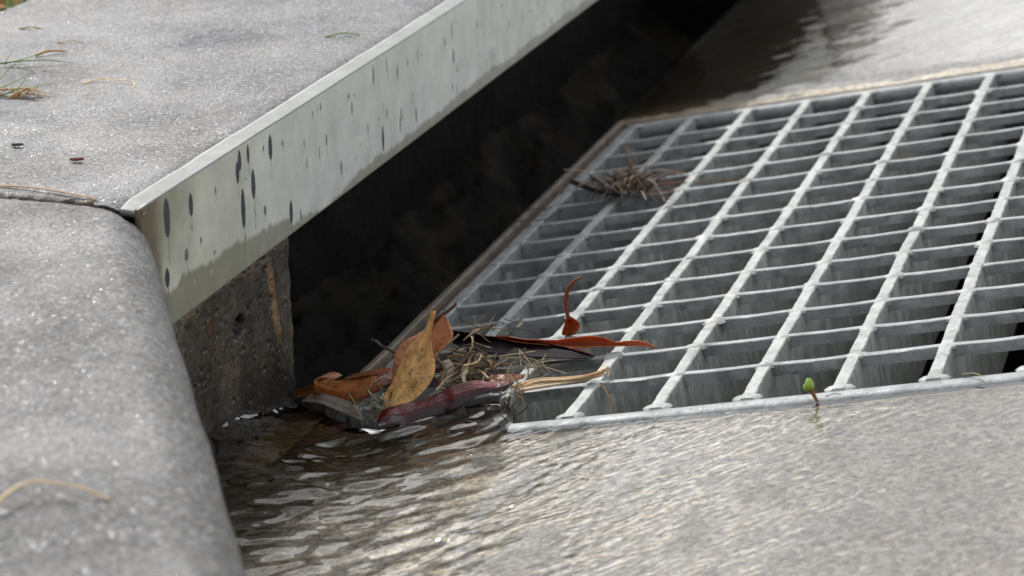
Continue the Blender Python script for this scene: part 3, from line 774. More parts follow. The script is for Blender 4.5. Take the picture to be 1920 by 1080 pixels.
bc = lerp(bc, np.array([3.4, 2.3, 1.4]), (0.75 * sst(0.049, 0.062, BZ + 0.006 * run) * sst(-0.5, 0.4, fbm(BU * 60, BZ * 60, 0, 100, 4)))[..., None])
bc = lerp(bc, np.array([2.6, 1.6, 0.8]), (0.5 * sst(0.005, 0.0, np.abs(BU + 0.067 + 0.003 * run)) * sst(0.02, 0.05, BZ))[..., None])
seep = sst(0.0038, 0.0028, np.abs(BU - (0.0045 + (0.054 - BZ) * 0.20)) + 0.0006 * run) * sst(0.005, 0.018, BZ) * sst(0.056, 0.052, BZ)
bc = lerp(bc, np.array([4.2, 3.1, 1.7]), (0.8 * seep)[..., None])
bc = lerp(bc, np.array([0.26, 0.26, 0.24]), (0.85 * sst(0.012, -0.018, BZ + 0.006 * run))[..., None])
bc = lerp(bc, np.array([0.04, 0.04, 0.04]), sst(0.0003, 0.0012, pit)[..., None])  # hollows painted near black to stand in for their shade
bc *= (1 + 0.5 * fbm(BU * 320, BZ * 320, 0, 191, 3))[..., None]
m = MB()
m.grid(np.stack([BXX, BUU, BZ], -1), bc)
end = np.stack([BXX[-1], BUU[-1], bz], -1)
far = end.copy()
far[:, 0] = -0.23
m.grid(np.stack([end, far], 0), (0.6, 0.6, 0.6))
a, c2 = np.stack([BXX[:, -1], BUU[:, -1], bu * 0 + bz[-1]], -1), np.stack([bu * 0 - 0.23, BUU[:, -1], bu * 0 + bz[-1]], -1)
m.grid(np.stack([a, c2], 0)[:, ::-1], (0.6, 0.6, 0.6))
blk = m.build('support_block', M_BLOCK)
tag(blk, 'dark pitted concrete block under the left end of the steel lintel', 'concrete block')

# ================================================================ grate
frame = empty('grate_frame', tuple(G2W((-0.095, 0.26, -0.003))), (0, -TH, 0))
tag(frame, 'rust-edged steel angle frame set in the concrete around the grate', 'frame')


def relg(P, org):
    return np.asarray(P, float) - np.asarray(org)


FO = (-0.095, 0.26, -0.003)


def bar(mb, axis, a0, a1, c, w, ztop, zbot, seed, step=0.004, bev=0.0008, wob=0.0003, org=(0, 0, 0), zfun=None, colr=None):
    """flat bar along an axis with eased edges and slight waviness"""
    s = np.linspace(a0, a1, max(2, int(abs(a1 - a0) / step) + 1))
    off = wob * fbm(s * 18, s * 0 + seed * 3.1, 0, seed, 3)
    zt = ztop + 0.5 * wob * fbm(s * 30, s * 0 + seed, 0, seed + 9, 3) + (zfun(s) if zfun else 0)
    h = w / 2
    rg = 0.35 * wob
    sec = [(-h, None), (-h, -bev), (-h + bev, 0.0), (0, 0.00003), (h - bev, 0.0), (h, -bev), (h, None)]
    L_ = []
    for q, (o, dz) in enumerate(sec):
        z = zbot + 0 * s if dz is None else zt + dz
        e_ = off + (rg * vn(s * 210, s * 0 + q, 0, seed + q) if dz is not None else 0)
        x = c + o + e_
        L_.append(np.stack([x, s, z], -1) if axis == 'y' else np.stack([s, x, z], -1))
    V_ = np.stack(L_, 1) - np.asarray(org)
    F = gridfaces(len(s), len(sec), 0, True)
    if axis == 'y':
        F = F[:, ::-1]
    F = F.tolist()
    n = len(sec)
    F += [list(range(n)), list(range((len(s) - 1) * n, len(s) * n))[::-1]]
    mb.add(V_, F, colr)


XL, XR = -0.0955, 0.3665
for nm_, ar in (('left_leg', ('y', 0.004, 0.5835, -0.0970, 0.0046, 0.0016, -0.075)), ('right_leg', ('y', -0.054, 0.5835, 0.3655, 0.005, -0.0005, -0.075)),
                ('back_leg', ('x', -0.099, 0.368, 0.5800, 0.0046, -0.0004, -0.075))):
    m = MB()
    bar(m, *ar, seed=len(nm_) + 3, org=FO, wob=0.0005)
    m.build('frame_rail', M_RUST, frame, 'hard', colors=False)

m = MB()
bar(m, 'y', 0.004, 0.577, -0.0917, 0.0050, -0.0034, -0.075, seed=77, org=FO, wob=0.0006)
m.build('ledge', M_GALVX, frame, 'hard', colors=False)  # darker steel paints in the shade along the left side
grate = empty('drain_grate', tuple(G2W((0.13, 0.26, -0.07))), (0, -TH, 0))
tag(grate, 'galvanised steel drain grate of square open cells lying in the gutter', 'drain grate')
GO = (0.13, 0.26, -0.07)
KS = list(range(-2, 9))
YB0, YB1 = -0.0450, 0.5705
for k in KS:
    m = MB()
    cx = k * PITX
    yb0 = float(lip_y(cx)) + (0.016 if k < 0 else 0.004) if k <= 0 else YB0
    bar(m, 'y', yb0, YB1, cx, 0.0062, 0.0, -0.068 if k < 4 else -0.058, seed=100 + k, step=0.0022, bev=0.0005, wob=0.0006, org=GO)
    # forge-weld lumps where the cross bars pass through
    for r in range(14):
        a, bb = np.meshgrid(np.linspace(0, math.pi, 7), np.linspace(0, 2 * math.pi, 11)[:-1], indexing='ij')
        sx, sy, sz = rng.uniform(0.0050, 0.0072), rng.uniform(0.0034, 0.0058), rng.uniform(0.0018, 0.0027)
        q = np.stack([np.sin(a) * np.cos(bb), np.sin(a) * np.sin(bb), np.cos(a)], -1)
        q *= (1 + 0.16 * vn(q[..., 0] * 2 + r * 3.3, q[..., 1] * 2 + k * 5.1, q[..., 2] * 2, 200))[..., None]
        q = q * np.array([sx, sy, sz]) + np.array([cx + rng.uniform(-.0006, .0006), r * PITY + rng.uniform(-.0007, .0007), -0.0013])
        m.add(q - np.array(GO), gridfaces(7, 10, 0, True)[:, ::-1].tolist())
    # weld fillets to the end bands
    for ye, sg in ((YB0 + 0.0035, 1), (YB1 - 0.001, -1))[0 if k > 0 else 1:]:
        a, bb = np.meshgrid(np.linspace(0, math.pi, 7), np.linspace(0, 2 * math.pi, 11)[:-1], indexing='ij')
        q = np.stack([np.sin(a) * np.cos(bb) * 0.0072, np.sin(a) * np.sin(bb) * 0.0048, np.cos(a) * 0.0016], -1) + np.array([cx, ye, -0.0015])
        m.add(q - np.array(GO), gridfaces(7, 10, 0, True)[:, ::-1].tolist())
    m.build('load_bar', M_GALVX if k < 0 else M_GALV, grate, 'hard', colors=False)  # left bars take the darker steel to paint in the lintel's shade
for r in range(14):
    m = MB()
    sag = lambda s: -0.0003 - 0.0003 * np.abs(np.sin(s / PITX * math.pi)) ** 1.5
    bar(m, 'x', KS[0] * PITX, KS[-1] * PITX + 0.02, r * PITY, 0.0044, 0.0002, -0.0056, seed=150 + r, step=0.0022, bev=0.00035, wob=0.00045, org=GO, zfun=sag)
    m.build('cross_bar', M_GALVX, grate, 'hard', colors=False)
# end bands: rounded flat along the front and back
for yc, sd_ in ((-0.0478, 170), (0.5735, 171)):
    m = MB()
    s = np.arange(0.0145 if yc < 0 else -0.0885, 0.3625, 0.003)
    an = np.linspace(-0.25 * math.pi, 1.25 * math.pi, 15)
    sec = [(0.0062 * np.sign(math.cos(t)) * abs(math.cos(t)) ** 0.8, -0.0052 + 0.0046 * np.sign(math.sin(t)) * abs(math.sin(t)) ** 0.75) for t in an]
    sec = [(0.0060, -0.06)] + sec + [(-0.0060, -0.06)]
    w_ = 0.0006 * fbm(s * 14, s * 0, 0, sd_, 3)
    V_ = np.stack([np.stack([s, yc + o + w_, z + 0.4 * w_ * (z > -0.05)], -1) for o, z in sec], 1) - np.array(GO)
    m.add(V_, gridfaces(len(s), len(sec), 0, True).tolist())
    m.build('end_band', M_GALVX, grate, colors=False)

# ================================================================ leaves and debris
def leaf(name, L, M_, R_, colf, mat, n=44, m=15, crumple=0.0005, seed=0, thick=0.0004, parent=None, waves=0.0):
    A, B, C3 = cat(L, n), cat(M_, n), cat(R_, n)
    s = np.linspace(0, 1, m)[None, :, None]
    P = A[:, None] * (1 - s) * (1 - 2 * s) + B[:, None] * 4 * s * (1 - s) + C3[:, None] * s * (2 * s - 1)
    u = np.linspace(0, 1, n)[:, None] + 0 * s[..., 0]
    ss = s[..., 0] + 0 * u
    N = np.cross(np.gradient(P, axis=0), np.gradient(P, axis=1))
    N /= np.linalg.norm(N, axis=-1)[..., None] + 1e-12
    sc = P * 90
    d = crumple * fbm(sc[..., 0], sc[..., 1], sc[..., 2], seed, 3)
    d = d + waves * np.sin(u * 17 + seed) * (np.abs(ss - 0.5) * 2) ** 2
    # side veins slightly raised, midrib sunk
    vein = np.maximum(0, np.sin((u * 16 + np.abs(ss - 0.5) * 9) * math.pi)) ** 8
    d = d + 0.00010 * vein - 0.0003 * np.exp(-((ss - 0.5) / 0.04) ** 2)
    P = P + N * d[..., None]
    o = mesh_obj(name, P, gridfaces(n, m), mat, parent, colf(u, ss, vein))
    sm = o.modifiers.new('thickness', 'SOLIDIFY')
    sm.thickness = thick
    sm.offset = 0
    return o


def leafcol(base, tip=None, vein=(0.62, 0.45, 0.2), spots=0.5, seed=0, edge=None):
    base = np.array(base)
    tip = base if tip is None else np.array(tip)

    def f(u, s, v):
        c = lerp(base, tip, (u ** 1.3)[..., None])
        c = c * (1 + 0.28 * fbm(u * 7, s * 4, 0, seed, 4))[..., None]
        c = lerp(c, np.array(vein), (0.75 * np.exp(-((s - 0.5) / 0.028) ** 2) + 0.16 * v)[..., None])
        sp_ = sst(0.42, 0.6, vn(u * 38, s * 24, 0, seed + 5)) * spots
        c = lerp(c, base * 0.18, sp_[..., None])
        if edge is not None:
            c = lerp(c, np.array(edge), (sst(0.43, 0.5, np.abs(s - 0.5)) * 0.7)[..., None])
        return c
    return f


def tubes(name, paths, r0, r1, colr, mat=M_STRAW, parent=None, flat=0.5, n=6, var=0.2):
    m = MB()
    for p in paths:
        k = 1 + rng.uniform(-var, var)
        m.tube(p, r0, r1, n, tuple(np.array(colr) * k), 5, flat)
    return m.build(name, mat, parent)


LG = 'fallen leaves heaped at the grate corner'
# upright tan leaf in front
wide = [np.array(q_) for q_ in D['tan']]
w_ = np.sin(np.linspace(0.25, math.pi, 8))[:, None]
wide[0] = wide[0] + w_ * np.array([-0.0024, 0.0006, -0.0006])
wide[2] = wide[2] + w_ * np.array([0.0010, 0.0, -0.0004])
tan = leaf('leaf', wide[0], wide[1], wide[2], leafcol((0.80, 0.47, 0.18), (0.74, 0.43, 0.165), (0.92, 0.70, 0.36), 0.6, 1), M_LEAF, 60, 21, 0.0006, 1)
tag(tan, 'upright tan leaf with pale midrib standing in front of the brown one', 'leaf', LG)
br = leaf('leaf', D['brown'][0], D['brown'][1], D['brown'][2], leafcol((0.68, 0.34, 0.185), (0.56, 0.23, 0.095), (0.62, 0.33, 0.17), 0.5, 2), M_LEAF, 50, 21, 0.0012, 2)
tag(br, 'broad reddish brown leaf with curved stalk behind the upright tan leaf', 'leaf', LG)
tubes('stem', [D['brownstem']], 0.0007, 0.00095, (0.20, 0.085, 0.05), M_LEAF, br, 1.0)
cu = leaf('leaf', D['curl'][0], D['curl'][1], D['curl'][2], leafcol((0.52, 0.20, 0.065), (0.48, 0.19, 0.075), (0.5, 0.25, 0.1), 0.45, 3), M_LEAF, 50, 21, 0.0010, 3)
tag(cu, 'orange-brown rolled leaf lying left of the upright tan leaf', 'leaf', LG)
lp = np.array(D['curlloop'])
m = MB()
A = cat(lp, 24)
B = A + np.array([0.0015, 0.011, -0.0010])
m.grid(np.stack([A, (A + B) / 2, B], 1), (0.40, 0.16, 0.06))
lo_ = m.build('rolled_edge', M_LEAF, cu)
sm = lo_.modifiers.new('thickness', 'SOLIDIFY')
sm.thickness = 0.0005
fa = leaf('leaf', *[np.array(q) for q in D['far']], leafcol((0.27, 0.125, 0.04), None, (0.3, 0.15, 0.06), 0.3, 4), M_LEAF, 20, 11, 0.0008, 4)
tag(fa, 'dull brown leaf end poking out beside the concrete block', 'leaf', LG)
pk = leaf('leaf_fragment', *D['pink'], leafcol((0.30, 0.13, 0.10), (0.27, 0.11, 0.085), (0.34, 0.18, 0.14), 0.3, 5), M_LEAF, 24, 13, 0.0012, 5)
tag(pk, 'purplish brown leaf scrap tucked behind the base of the upright leaves', 'leaf', LG)
fd = leaf('leaf', *D['fold'], leafcol((0.30, 0.12, 0.045), (0.33, 0.085, 0.035), (0.36, 0.2, 0.1), 0.5, 6), M_LEAF, 30, 11, 0.0014, 6)
tag(fd, 'flattened brown leaf lying at the back of the heap by the frame', 'leaf', LG)


def barkcol(u, s, v):
    st = fbm(s * 26, u * 3, 0, 21, 4)
    c = np.ones(u.shape + (3,)) * np.array([0.33, 0.29, 0.25]) * (1 + 0.8 * st)[..., None]
    return lerp(c, np.array([0.42, 0.2, 0.15]), (0.5 * sst(0.1, 0.5, fbm(s * 9, u * 4, 0, 22, 3)))[..., None])


bk = leaf('bark_strip', *D['bark'], barkcol, M_LEAF, 60, 31, 0.0013, 7)
tag(bk, 'pale grey papery bark strip at the lip of the flowing water', 'bark')


def redcol(u, s, v):
    c = lerp(np.array([0.085, 0.004, 0.006]), np.array([0.15, 0.022, 0.026]), sst(0.45, 0.8, u)[..., None])
    c = c * (1 + 0.5 * fbm(u * 9, s * 5, 0, 23, 4))[..., None]
    c = lerp(c, np.array([0.36, 0.13, 0.12]), (sst(0.15, 0.5, fbm(u * 14, s * 6, 0, 24, 4)) * sst(0.5, 0.75, u) * sst(0.8, 0.3, s) * 0.9)[..., None])
    return lerp(c, np.array([0.010, 0.007, 0.010]), (sst(0.5, 0.68, s + 0.1 * fbm(u * 9, s, 0, 25, 3)) * 0.8)[..., None])


rd_ = leaf('leaf', *D['red'], redcol, M_WETLEAF, 90, 31, 0.0011, 8, waves=0.0006)
tag(rd_, 'dark red wet leaf half under the water at the grate corner', 'leaf', LG)


def dkcol(u, s, v):
    c = np.ones(u.shape + (3,)) * np.array([0.009, 0.005, 0.007])
    st = sst(0.1, 0.5, fbm(s * 22, u * 4, 0, 26, 4)) * sst(0.45, 0.8, s)
    c = lerp(c, np.array([0.022, 0.016, 0.022]), st[..., None])
    return lerp(c, np.array([0.16, 0.03, 0.02]), (sst(0.06, 0.0, s) * sst(0.2, .5, u))[..., None])


dk = leaf('leaf', *[np.array(q_) + np.array(o_) * np.linspace(1, 0.0, 6)[:, None] ** 0.6 for q_, o_ in zip(D['dark'], ((0, 0.002, 0.0030), (0, 0, 0.0022), (0, -0.003, 0.0006)))], dkcol, M_DARKLEAF, 60, 25, 0.0006, 9)
tag(dk, 'long blackish purple leaf lying across the bars', 'leaf', 'long leaves lying across the bars')
og = leaf('leaf', *D['orange'], leafcol((0.46, 0.14, 0.06), (0.66, 0.24, 0.10), (0.42, 0.14, 0.07), 0.15, 10), M_LEAF, 80, 13, 0.0005, 10)
tag(og, 'long orange-red leaf with pale pointed tip reaching over the bars', 'leaf', 'long leaves lying across the bars')
ru = leaf('leaf', *D['redunder'], leafcol((0.24, 0.055, 0.03), (0.20, 0.035, 0.02), (0.3, 0.1, 0.06), 0.1, 11), M_LEAF, 40, 11, 0.0005, 11)
tag(ru, 'short deep red leaf between the blackish leaf and the orange-red leaf', 'leaf', 'long leaves lying across the bars')
smf = leaf('leaf', *D['small'], leafcol((0.46, 0.12, 0.03), (0.40, 0.10, 0.03), (0.35, 0.08, 0.03), 0.1, 12), M_LEAF, 30, 17, 0.0006, 12)
tag(smf, 'small curled orange leaf standing on a load bar by its bent stalk', 'leaf')
tubes('stalk', [D['smallstem']], 0.00075, 0.0013, (0.36, 0.10, 0.035), M_LEAF, smf, 0.8)

# long straw bundle resting on the front cross bar
for i, (p, lab) in enumerate(zip(D['straw'][:4], ('thick cream straw along the front cross bar beside the red leaf', 'thin tan straw under the cream straw on the front cross bar',
                                          'pale straw at the near side of the straw bundle on the front bar', 'orange-tinted straw along the far side of the straw bundle'))):
    c = ((0.78, 0.62, 0.40), (0.62, 0.42, 0.21), (0.80, 0.66, 0.46), (0.62, 0.37, 0.17))[i]
    s_o = tubes('straw', [p], 0.0021 if i in (0, 2) else 0.0014, 0.0007, c, M_STRAW, None, 0.5)
    tag(s_o, lab, 'straw', 'straws in the bundle on the front bar')
s_o = tubes('straw', [D['straw'][4]], 0.0006, 0.0003, (0.5, 0.33, 0.18))
tag(s_o, 'little looped straw end on the second load bar', 'straw', 'straws in the bundle on the front bar')

tw = tubes('twig', [D['twig']], 0.0009, 0.0008, (0.13, 0.085, 0.06), M_STRAW, None, 1.0)
tag(tw, 'short brown twig jutting over the rusty frame rail into the dark opening', 'twig')


def tangle(name, cx, size, cnt, rr, cols, label, cat_, up=0.5, hgt=0.3, seed=0):
    """a knot of dry grass: bent stems crossing around a centre"""
    r = np.random.default_rng(seed)
    m = MB()
    for q in range(cnt):
        a = r.uniform(0, 2 * math.pi)
        d = np.array([math.cos(a), math.sin(a), r.normal(0, up)])
        d /= np.linalg.norm(d)
        c0 = np.array(cx) + r.normal(0, 1, 3) * np.array(size) * np.array([0.36, 0.36, hgt])
        ln = size[0] * r.uniform(0.35, 1.0)
        bend_ = r.normal(0, 0.22, 3) * ln
        p = [c0 - d * ln * 0.5, c0 + bend_ * 0.5, c0 + d * ln * 0.5 + np.array([0, 0, -0.1 * ln])]
        c = np.array(cols[r.integers(len(cols))]) * r.uniform(0.6, 1.25)
        m.tube(p, rr * r.uniform(0.5, 1.3), rr * r.uniform(0.3, 0.7), 5, tuple(c), 4, r.uniform(0.35, 1))
    return tag(m.build(name, M_STRAW), label, cat_)


strawc = [(0.46, 0.34, 0.19), (0.36, 0.25, 0.13), (0.55, 0.43, 0.27), (0.22, 0.13, 0.07), (0.12, 0.07, 0.045)]
tangle('straw_clump', (-0.0275, 0.018, 0.0035), (0.027, 0.020, 0.015), 70, 0.0007, strawc, 'tangled clump of dry straw right of the upright leaves', 'straw clump', 0.35, 0.34, 3)
tangle('straw_clump', (-0.0640, -0.0120, -0.0090), (0.012, 0.008, 0.012), 60, 0.0004, [(0.30, 0.27, 0.12), (0.5, 0.45, 0.32), (0.16, 0.14, 0.06)], 'small greenish fibre clump between the bark strip and the red leaf', 'straw clump', 0.7, 0.4, 4)
tangle('straw_clump', (0.0050, -0.0150, 0.0010), (0.010, 0.009, 0.022), 46, 0.0004, [(0.25, 0.2, 0.14), (0.42, 0.33, 0.22), (0.10, 0.08, 0.06)], 'ragged fibres hanging off the end of the straw bundle', 'straw clump', 1.6, 0.45, 5)
tangle('straw_clump', (0.0035, 0.020, 0.0050), (0.024, 0.012, 0.008), 26, 0.00032, strawc[:3], 'loose pale sprigs across the first load bar', 'straw clump', 0.3, 0.35, 6)
tangle('straw_clump', (-0.0330, 0.078, 0.0030), (0.026, 0.012, 0.006), 26, 0.00035, strawc, 'thin straws at the far side of the blackish leaf', 'straw clump', 0.25, 0.4, 16)
m = MB()
for q in range(16):
    a = rng.uniform(0, 6.28)
    c0 = np.array([-0.0300, 0.012, 0.0035]) + rng.normal(0, 1, 3) * np.array([0.008, 0.006, 0.0035])
    d = np.array([math.cos(a), 0.7 * math.sin(a), rng.normal(0, 0.55)]) * rng.uniform(0.004, 0.009)
    m.tube([c0 - d, c0 + rng.normal(0, 0.0008, 3), c0 + d], rng.uniform(0.0009, 0.0016), rng.uniform(0.0006, 0.0012), 6, tuple(np.array([(0.40, 0.30, 0.19), (0.30, 0.2, 0.11), (0.52, 0.43, 0.3)][q % 3])), 4, rng.uniform(0.4, 0.9))
tag(m.build('stem_scraps', M_STRAW), 'broken thick brown stem pieces on top of the straw clump beside the brown leaf', 'stem scraps')
# white husk in the clump
hk = leaf('husk', [(-0.0385, 0.010, 0.0085), (-0.036, 0.010, 0.004), (-0.0385, 0.008, -0.001)], [(-0.0365, 0.007, 0.0095), (-0.034, 0.006, 0.0045), (-0.0372, 0.004, -0.001)],
          [(-0.0335, 0.009, 0.0105), (-0.031, 0.009, 0.0055), (-0.0360, 0.007, -0.0005)], leafcol((0.6, 0.52, 0.42), (0.5, 0.4, 0.3), (0.4, 0.3, 0.2), 0.2, 14), M_LEAF, 20, 11, 0.0015, 15)
tag(hk, 'torn whitish husk against the right side of the brown leaf', 'husk')
# stray single straws in the heap
heap = [([(-0.078, -0.012, -0.0035), (-0.0745, -0.013, -0.0085), (-0.0715, -0.0155, -0.0125)], 'upright pale straw in front of the bark strip'),
        ([(-0.0415, -0.006, -0.006), (-0.034, -0.001, 0.0005), (-0.022, 0.006, 0.0055)], 'slanting straw above the red leaf'),
        ([(-0.0345, 0.004, 0.006), (-0.0350, 0.0015, 0.001), (-0.033, 0.001, -0.003)], 'short bent upright straw right of the tan leaf'),
        ([(-0.020, 0.020, 0.009), (-0.008, 0.021, 0.0105), (0.004, 0.030, 0.0105)], 'straight straw pointing right out of the straw clump')]
for p, lab in heap:
    tag(tubes('straw', [p], 0.00045, 0.0003, (0.55, 0.43, 0.25)), lab, 'straw', 'stray straws in the leaf heap')
dl = leaf('leaf', [(-0.013, 0.012, 0.0035), (-0.004, 0.010, 0.0050), (0.004, 0.012, 0.0050)], [(-0.013, 0.008, 0.003), (-0.004, 0.007, 0.0035), (0.004, 0.011, 0.0045)], [(-0.012, 0.004, 0.0015), (-0.003, 0.004, 0.0025), (0.004, 0.010, 0.004)],
          leafcol((0.36, 0.14, 0.06), None, (0.4, 0.2, 0.1), 0.3, 17), M_LEAF, 20, 9, 0.0008, 17)
tag(dl, 'small brown leaf tip beneath the straw clump above the red leaf', 'leaf', LG)

# dry grass tussock lodged in the far part of the grate
r = np.random.default_rng(21)
m = MB()
tc_ = G2W((-0.036, 0.362, 0.004))
for q in range(84):
    a = r.uniform(-0.4, 2 * math.pi - 0.4)
    el = abs(r.normal(0.10, 0.32))
    ln = r.uniform(0.016, 0.046) * (1.25 if math.cos(a) > 0.3 else 0.9)
    d = np.array([math.cos(a) * math.cos(el), 0.7 * math.sin(a) * math.cos(el), math.sin(el)])
    c0 = tc_ + r.normal(0, 1, 3) * np.array([0.008, 0.006, 0.002])
    p = [c0, c0 + d * ln * 0.55 + np.array([0, 0, 0.003]), c0 + d * ln + np.array([0, 0, -0.006 * r.uniform(0, 1.4)])]
    c = np.array([(0.27, 0.18, 0.12), (0.17, 0.085, 0.045), (0.08, 0.055, 0.045), (0.42, 0.33, 0.25)][r.integers(4)]) * r.uniform(0.7, 1.2)
    m.tube(p, 0.0009 * r.uniform(0.6, 1.2), 0.0004, 5, tuple(c), 4, 0.5)
for p in ([(0, 0, 0), (0.02, 0.004, 0.004), (0.045, 0.02, 0.003), (0.07, 0.03, 0.004)], [(0, 0, 0), (0.02, -0.006, 0.002), (0.042, -0.002, 0.003), (0.052, 0.01, 0.002)]):
    m.tube(np.array(p) + tc_, 0.0010, 0.0005, 5, (0.27, 0.15, 0.09), 5, 0.6)
tus = m.build('grass_tussock', M_STRAW)
tag(tus, 'brown dried grass tussock lodged in the far left part of the grate', 'grass tuft')
tubes('stalk', [G2W([(-0.072, 0.372, 0.012), (-0.055, 0.358, 0.008), (-0.036, 0.350, 0.004)])], 0.0017, 0.0015, (0.035, 0.028, 0.03), M_STRAW, tus, 1.0)
for p, lab in (([(-0.098, 0.352, 0.003), (-0.086, 0.35, 0.002), (-0.070, 0.356, 0.003)], 'thin dark stalk lying over the frame rail beside the grass tussock'),
               ([(-0.100, 0.322, 0.003), (-0.088, 0.318, 0.004), (-0.077, 0.322, 0.002), (-0.068, 0.333, 0.004)], 'curved brown stalk over the frame rail nearer than the grass tussock')):
    tag(tubes('stalk', [G2W(p)], 0.0008, 0.0005, (0.10, 0.07, 0.05)), lab, 'stalk', 'stalks over the frame rail')
for p, lab in (([(0.1375, 0.378, 0.003), (0.1370, 0.375, -0.008), (0.1378, 0.374, -0.022)], 'orange straw hanging from a cross bar far right of the tussock'),
               ([(0.0485, -0.008, 0.002), (0.0535, -0.015, -0.004), (0.056, -0.020, -0.014)], 'fine brown stem hanging below the front cross bar')):
    tag(tubes('straw', [G2W(p)], 0.0007, 0.0004, (0.36, 0.19, 0.07)), lab, 'straw', 'straws hanging from the cross bars')

# green bud caught on the front band
bd_ = empty('plant_bud', tuple(G2W((0.158, -0.0545, 0.0))))
tag(bd_, 'tiny bright green leaf bud caught on the front edge of the grate', 'bud')
b0 = np.array(bd_.location)
m = MB()
m.tube([np.array([0.0022, -0.001, -0.001]), np.array([0.0002, 0.0, 0.0018]), np.array([-0.0016, 0.001, 0.0040])], 0.0007, 0.0011, 7, (0.30, 0.13, 0.04), 6, 1)
m.build('stalk', M_STRAW, bd_)
for q, (ox, oz, hh_, ww) in enumerate(((-0.0021, 0.0038, 0.0052, 0.0018), (-0.0032, 0.0034, 0.0031, 0.0012), (-0.0009, 0.0042, 0.0036, 0.0013))):
    a, bb = np.meshgrid(np.linspace(0.02, math.pi - 0.02, 11), np.linspace(0, 2 * math.pi, 13)[:-1], indexing='ij')
    P = np.stack([np.sin(a) ** 1.2 * np.cos(bb) * ww, np.sin(a) ** 1.2 * np.sin(bb) * ww * 0.7, -np.cos(a) * hh_ / 2 + hh_ / 2], -1)
    P *= (1 + 0.18 * np.sin(bb * 3 + q))[..., None]
    P[..., 0] += ox - 0.12 * P[..., 2] * (1 if q == 1 else -0.3)
    P[..., 2] += oz - 0.0006
    cc = lerp(np.array([0.34, 0.50, 0.07]), np.array([0.55, 0.75, 0.22]), (P[..., 2:3] - oz) / hh_)
    m = MB()
    m.add(P, gridfaces(11, 12, 0, True)[:, ::-1].tolist(), cc.reshape(-1, 3))
    m.build('leaflet', M_LEAF, bd_)
for i_, p in enumerate(([(0.164, -0.0555, 0.0005), (0.168, -0.0553, 0.0012), (0.171, -0.0556, 0.0006)],)):
    tag(tubes('root_scrap', [G2W(p)], 0.0005, 0.0003, (0.24, 0.10, 0.06)), 'reddish root scrap on the concrete beside the green bud', 'root scrap')
tag(tubes('straw', [G2W([(0.222, -0.0440, 0.0004), (0.228, -0.0478, 0.0012), (0.232, -0.0515, 0.0004)])], 0.0005, 0.0003, (0.5, 0.4, 0.22)), 'thin curved straw lying on the right part of the front grate edge', 'straw')

# ---------------------------------------------------------------- litter on the slab and kerb
def on(p, r=0.0006):
    return [(x, y, TOP + r + dz) for x, y, dz in p]


lit = [('straw', [(-0.300, 0.113, 0.0004), (-0.295, 0.119, 0.0016), (-0.288, 0.1255, 0.0005)], 0.0014, (0.42, 0.21, 0.07), 'stubby orange-brown straw lying above the green grass sprig'),
       ('straw', [(-0.2460, 0.0615, 0.0), (-0.241, 0.0690, 0.001), (-0.230, 0.0685, 0.0012), (-0.221, 0.0680, 0.001), (-0.2165, 0.0600, 0.0)], 0.0006, (0.55, 0.42, 0.22), 'pale bent straw alone in the middle of the slab'),
       ('straw', [(-0.304, 0.146, 0.0), (-0.298, 0.149, 0.001), (-0.290, 0.151, 0.0)], 0.0007, (0.50, 0.38, 0.2), 'short straw on the edge of the damp patch'),
       ('straw', [(-0.342, 0.174, 0.0), (-0.336, 0.176, 0.001), (-0.329, 0.1775, 0.0)], 0.0010, (0.5, 0.34, 0.14), 'farthest short yellow straw near the lawn'),
       ('straw', [(-0.280, 0.083, 0.0), (-0.270, 0.085, 0.0008), (-0.258, 0.089, 0.0)], 0.0004, (0.5, 0.42, 0.26), 'very thin straw just below the green grass sprig'),
       ('straw', [(-0.205, -0.1235, 0.0), (-0.180, -0.1250, 0.0012), (-0.160, -0.1278, 0.0008), (-0.1435, -0.1310, 0.0)], 0.0008, (0.52, 0.33, 0.16), 'long tan straw lying along the joint between slab and kerb'),
       ('straw', [(-0.0262, -0.478, -0.0004), (-0.0235, -0.455, 0.0018), (-0.0205, -0.4300, 0.0040), (-0.0060, -0.4265, 0.0032), (0.0055, -0.4255, -0.0002)], 0.0010, (0.55, 0.42, 0.24), 'bent cream straw lying on the blurred foreground kerb'),
       ('green_grass', [(-0.1640, 0.1930, 0.0), (-0.156, 0.199, 0.0014), (-0.1475, 0.2040, 0.0)], 0.0009, (0.17, 0.26, 0.06), 'short green grass blade near the steel edge')]
for nm_, p, rr, c, lab in lit:
    tag(tubes(nm_, [on(p, rr * 0.4)], rr, rr * 0.6, tuple(1.35 * np.array(c)), M_STRAW, None, 0.55), lab, 'straw' if nm_ == 'straw' else 'grass blade', 'straws scattered on the slab' if nm_ == 'straw' else None)
GRN, YEL = (0.30, 0.44, 0.10), (0.72, 0.52, 0.24)


def sprig(name, blades, label):
    m = MB()
    for p, rr, c in blades:
        m.tube(on(p, rr * 0.5), rr, rr * 0.35, 5, c, 5, 0.45)
    return tag(m.build(name, M_STRAW), label, 'grass clipping', 'grass clippings on the slab')


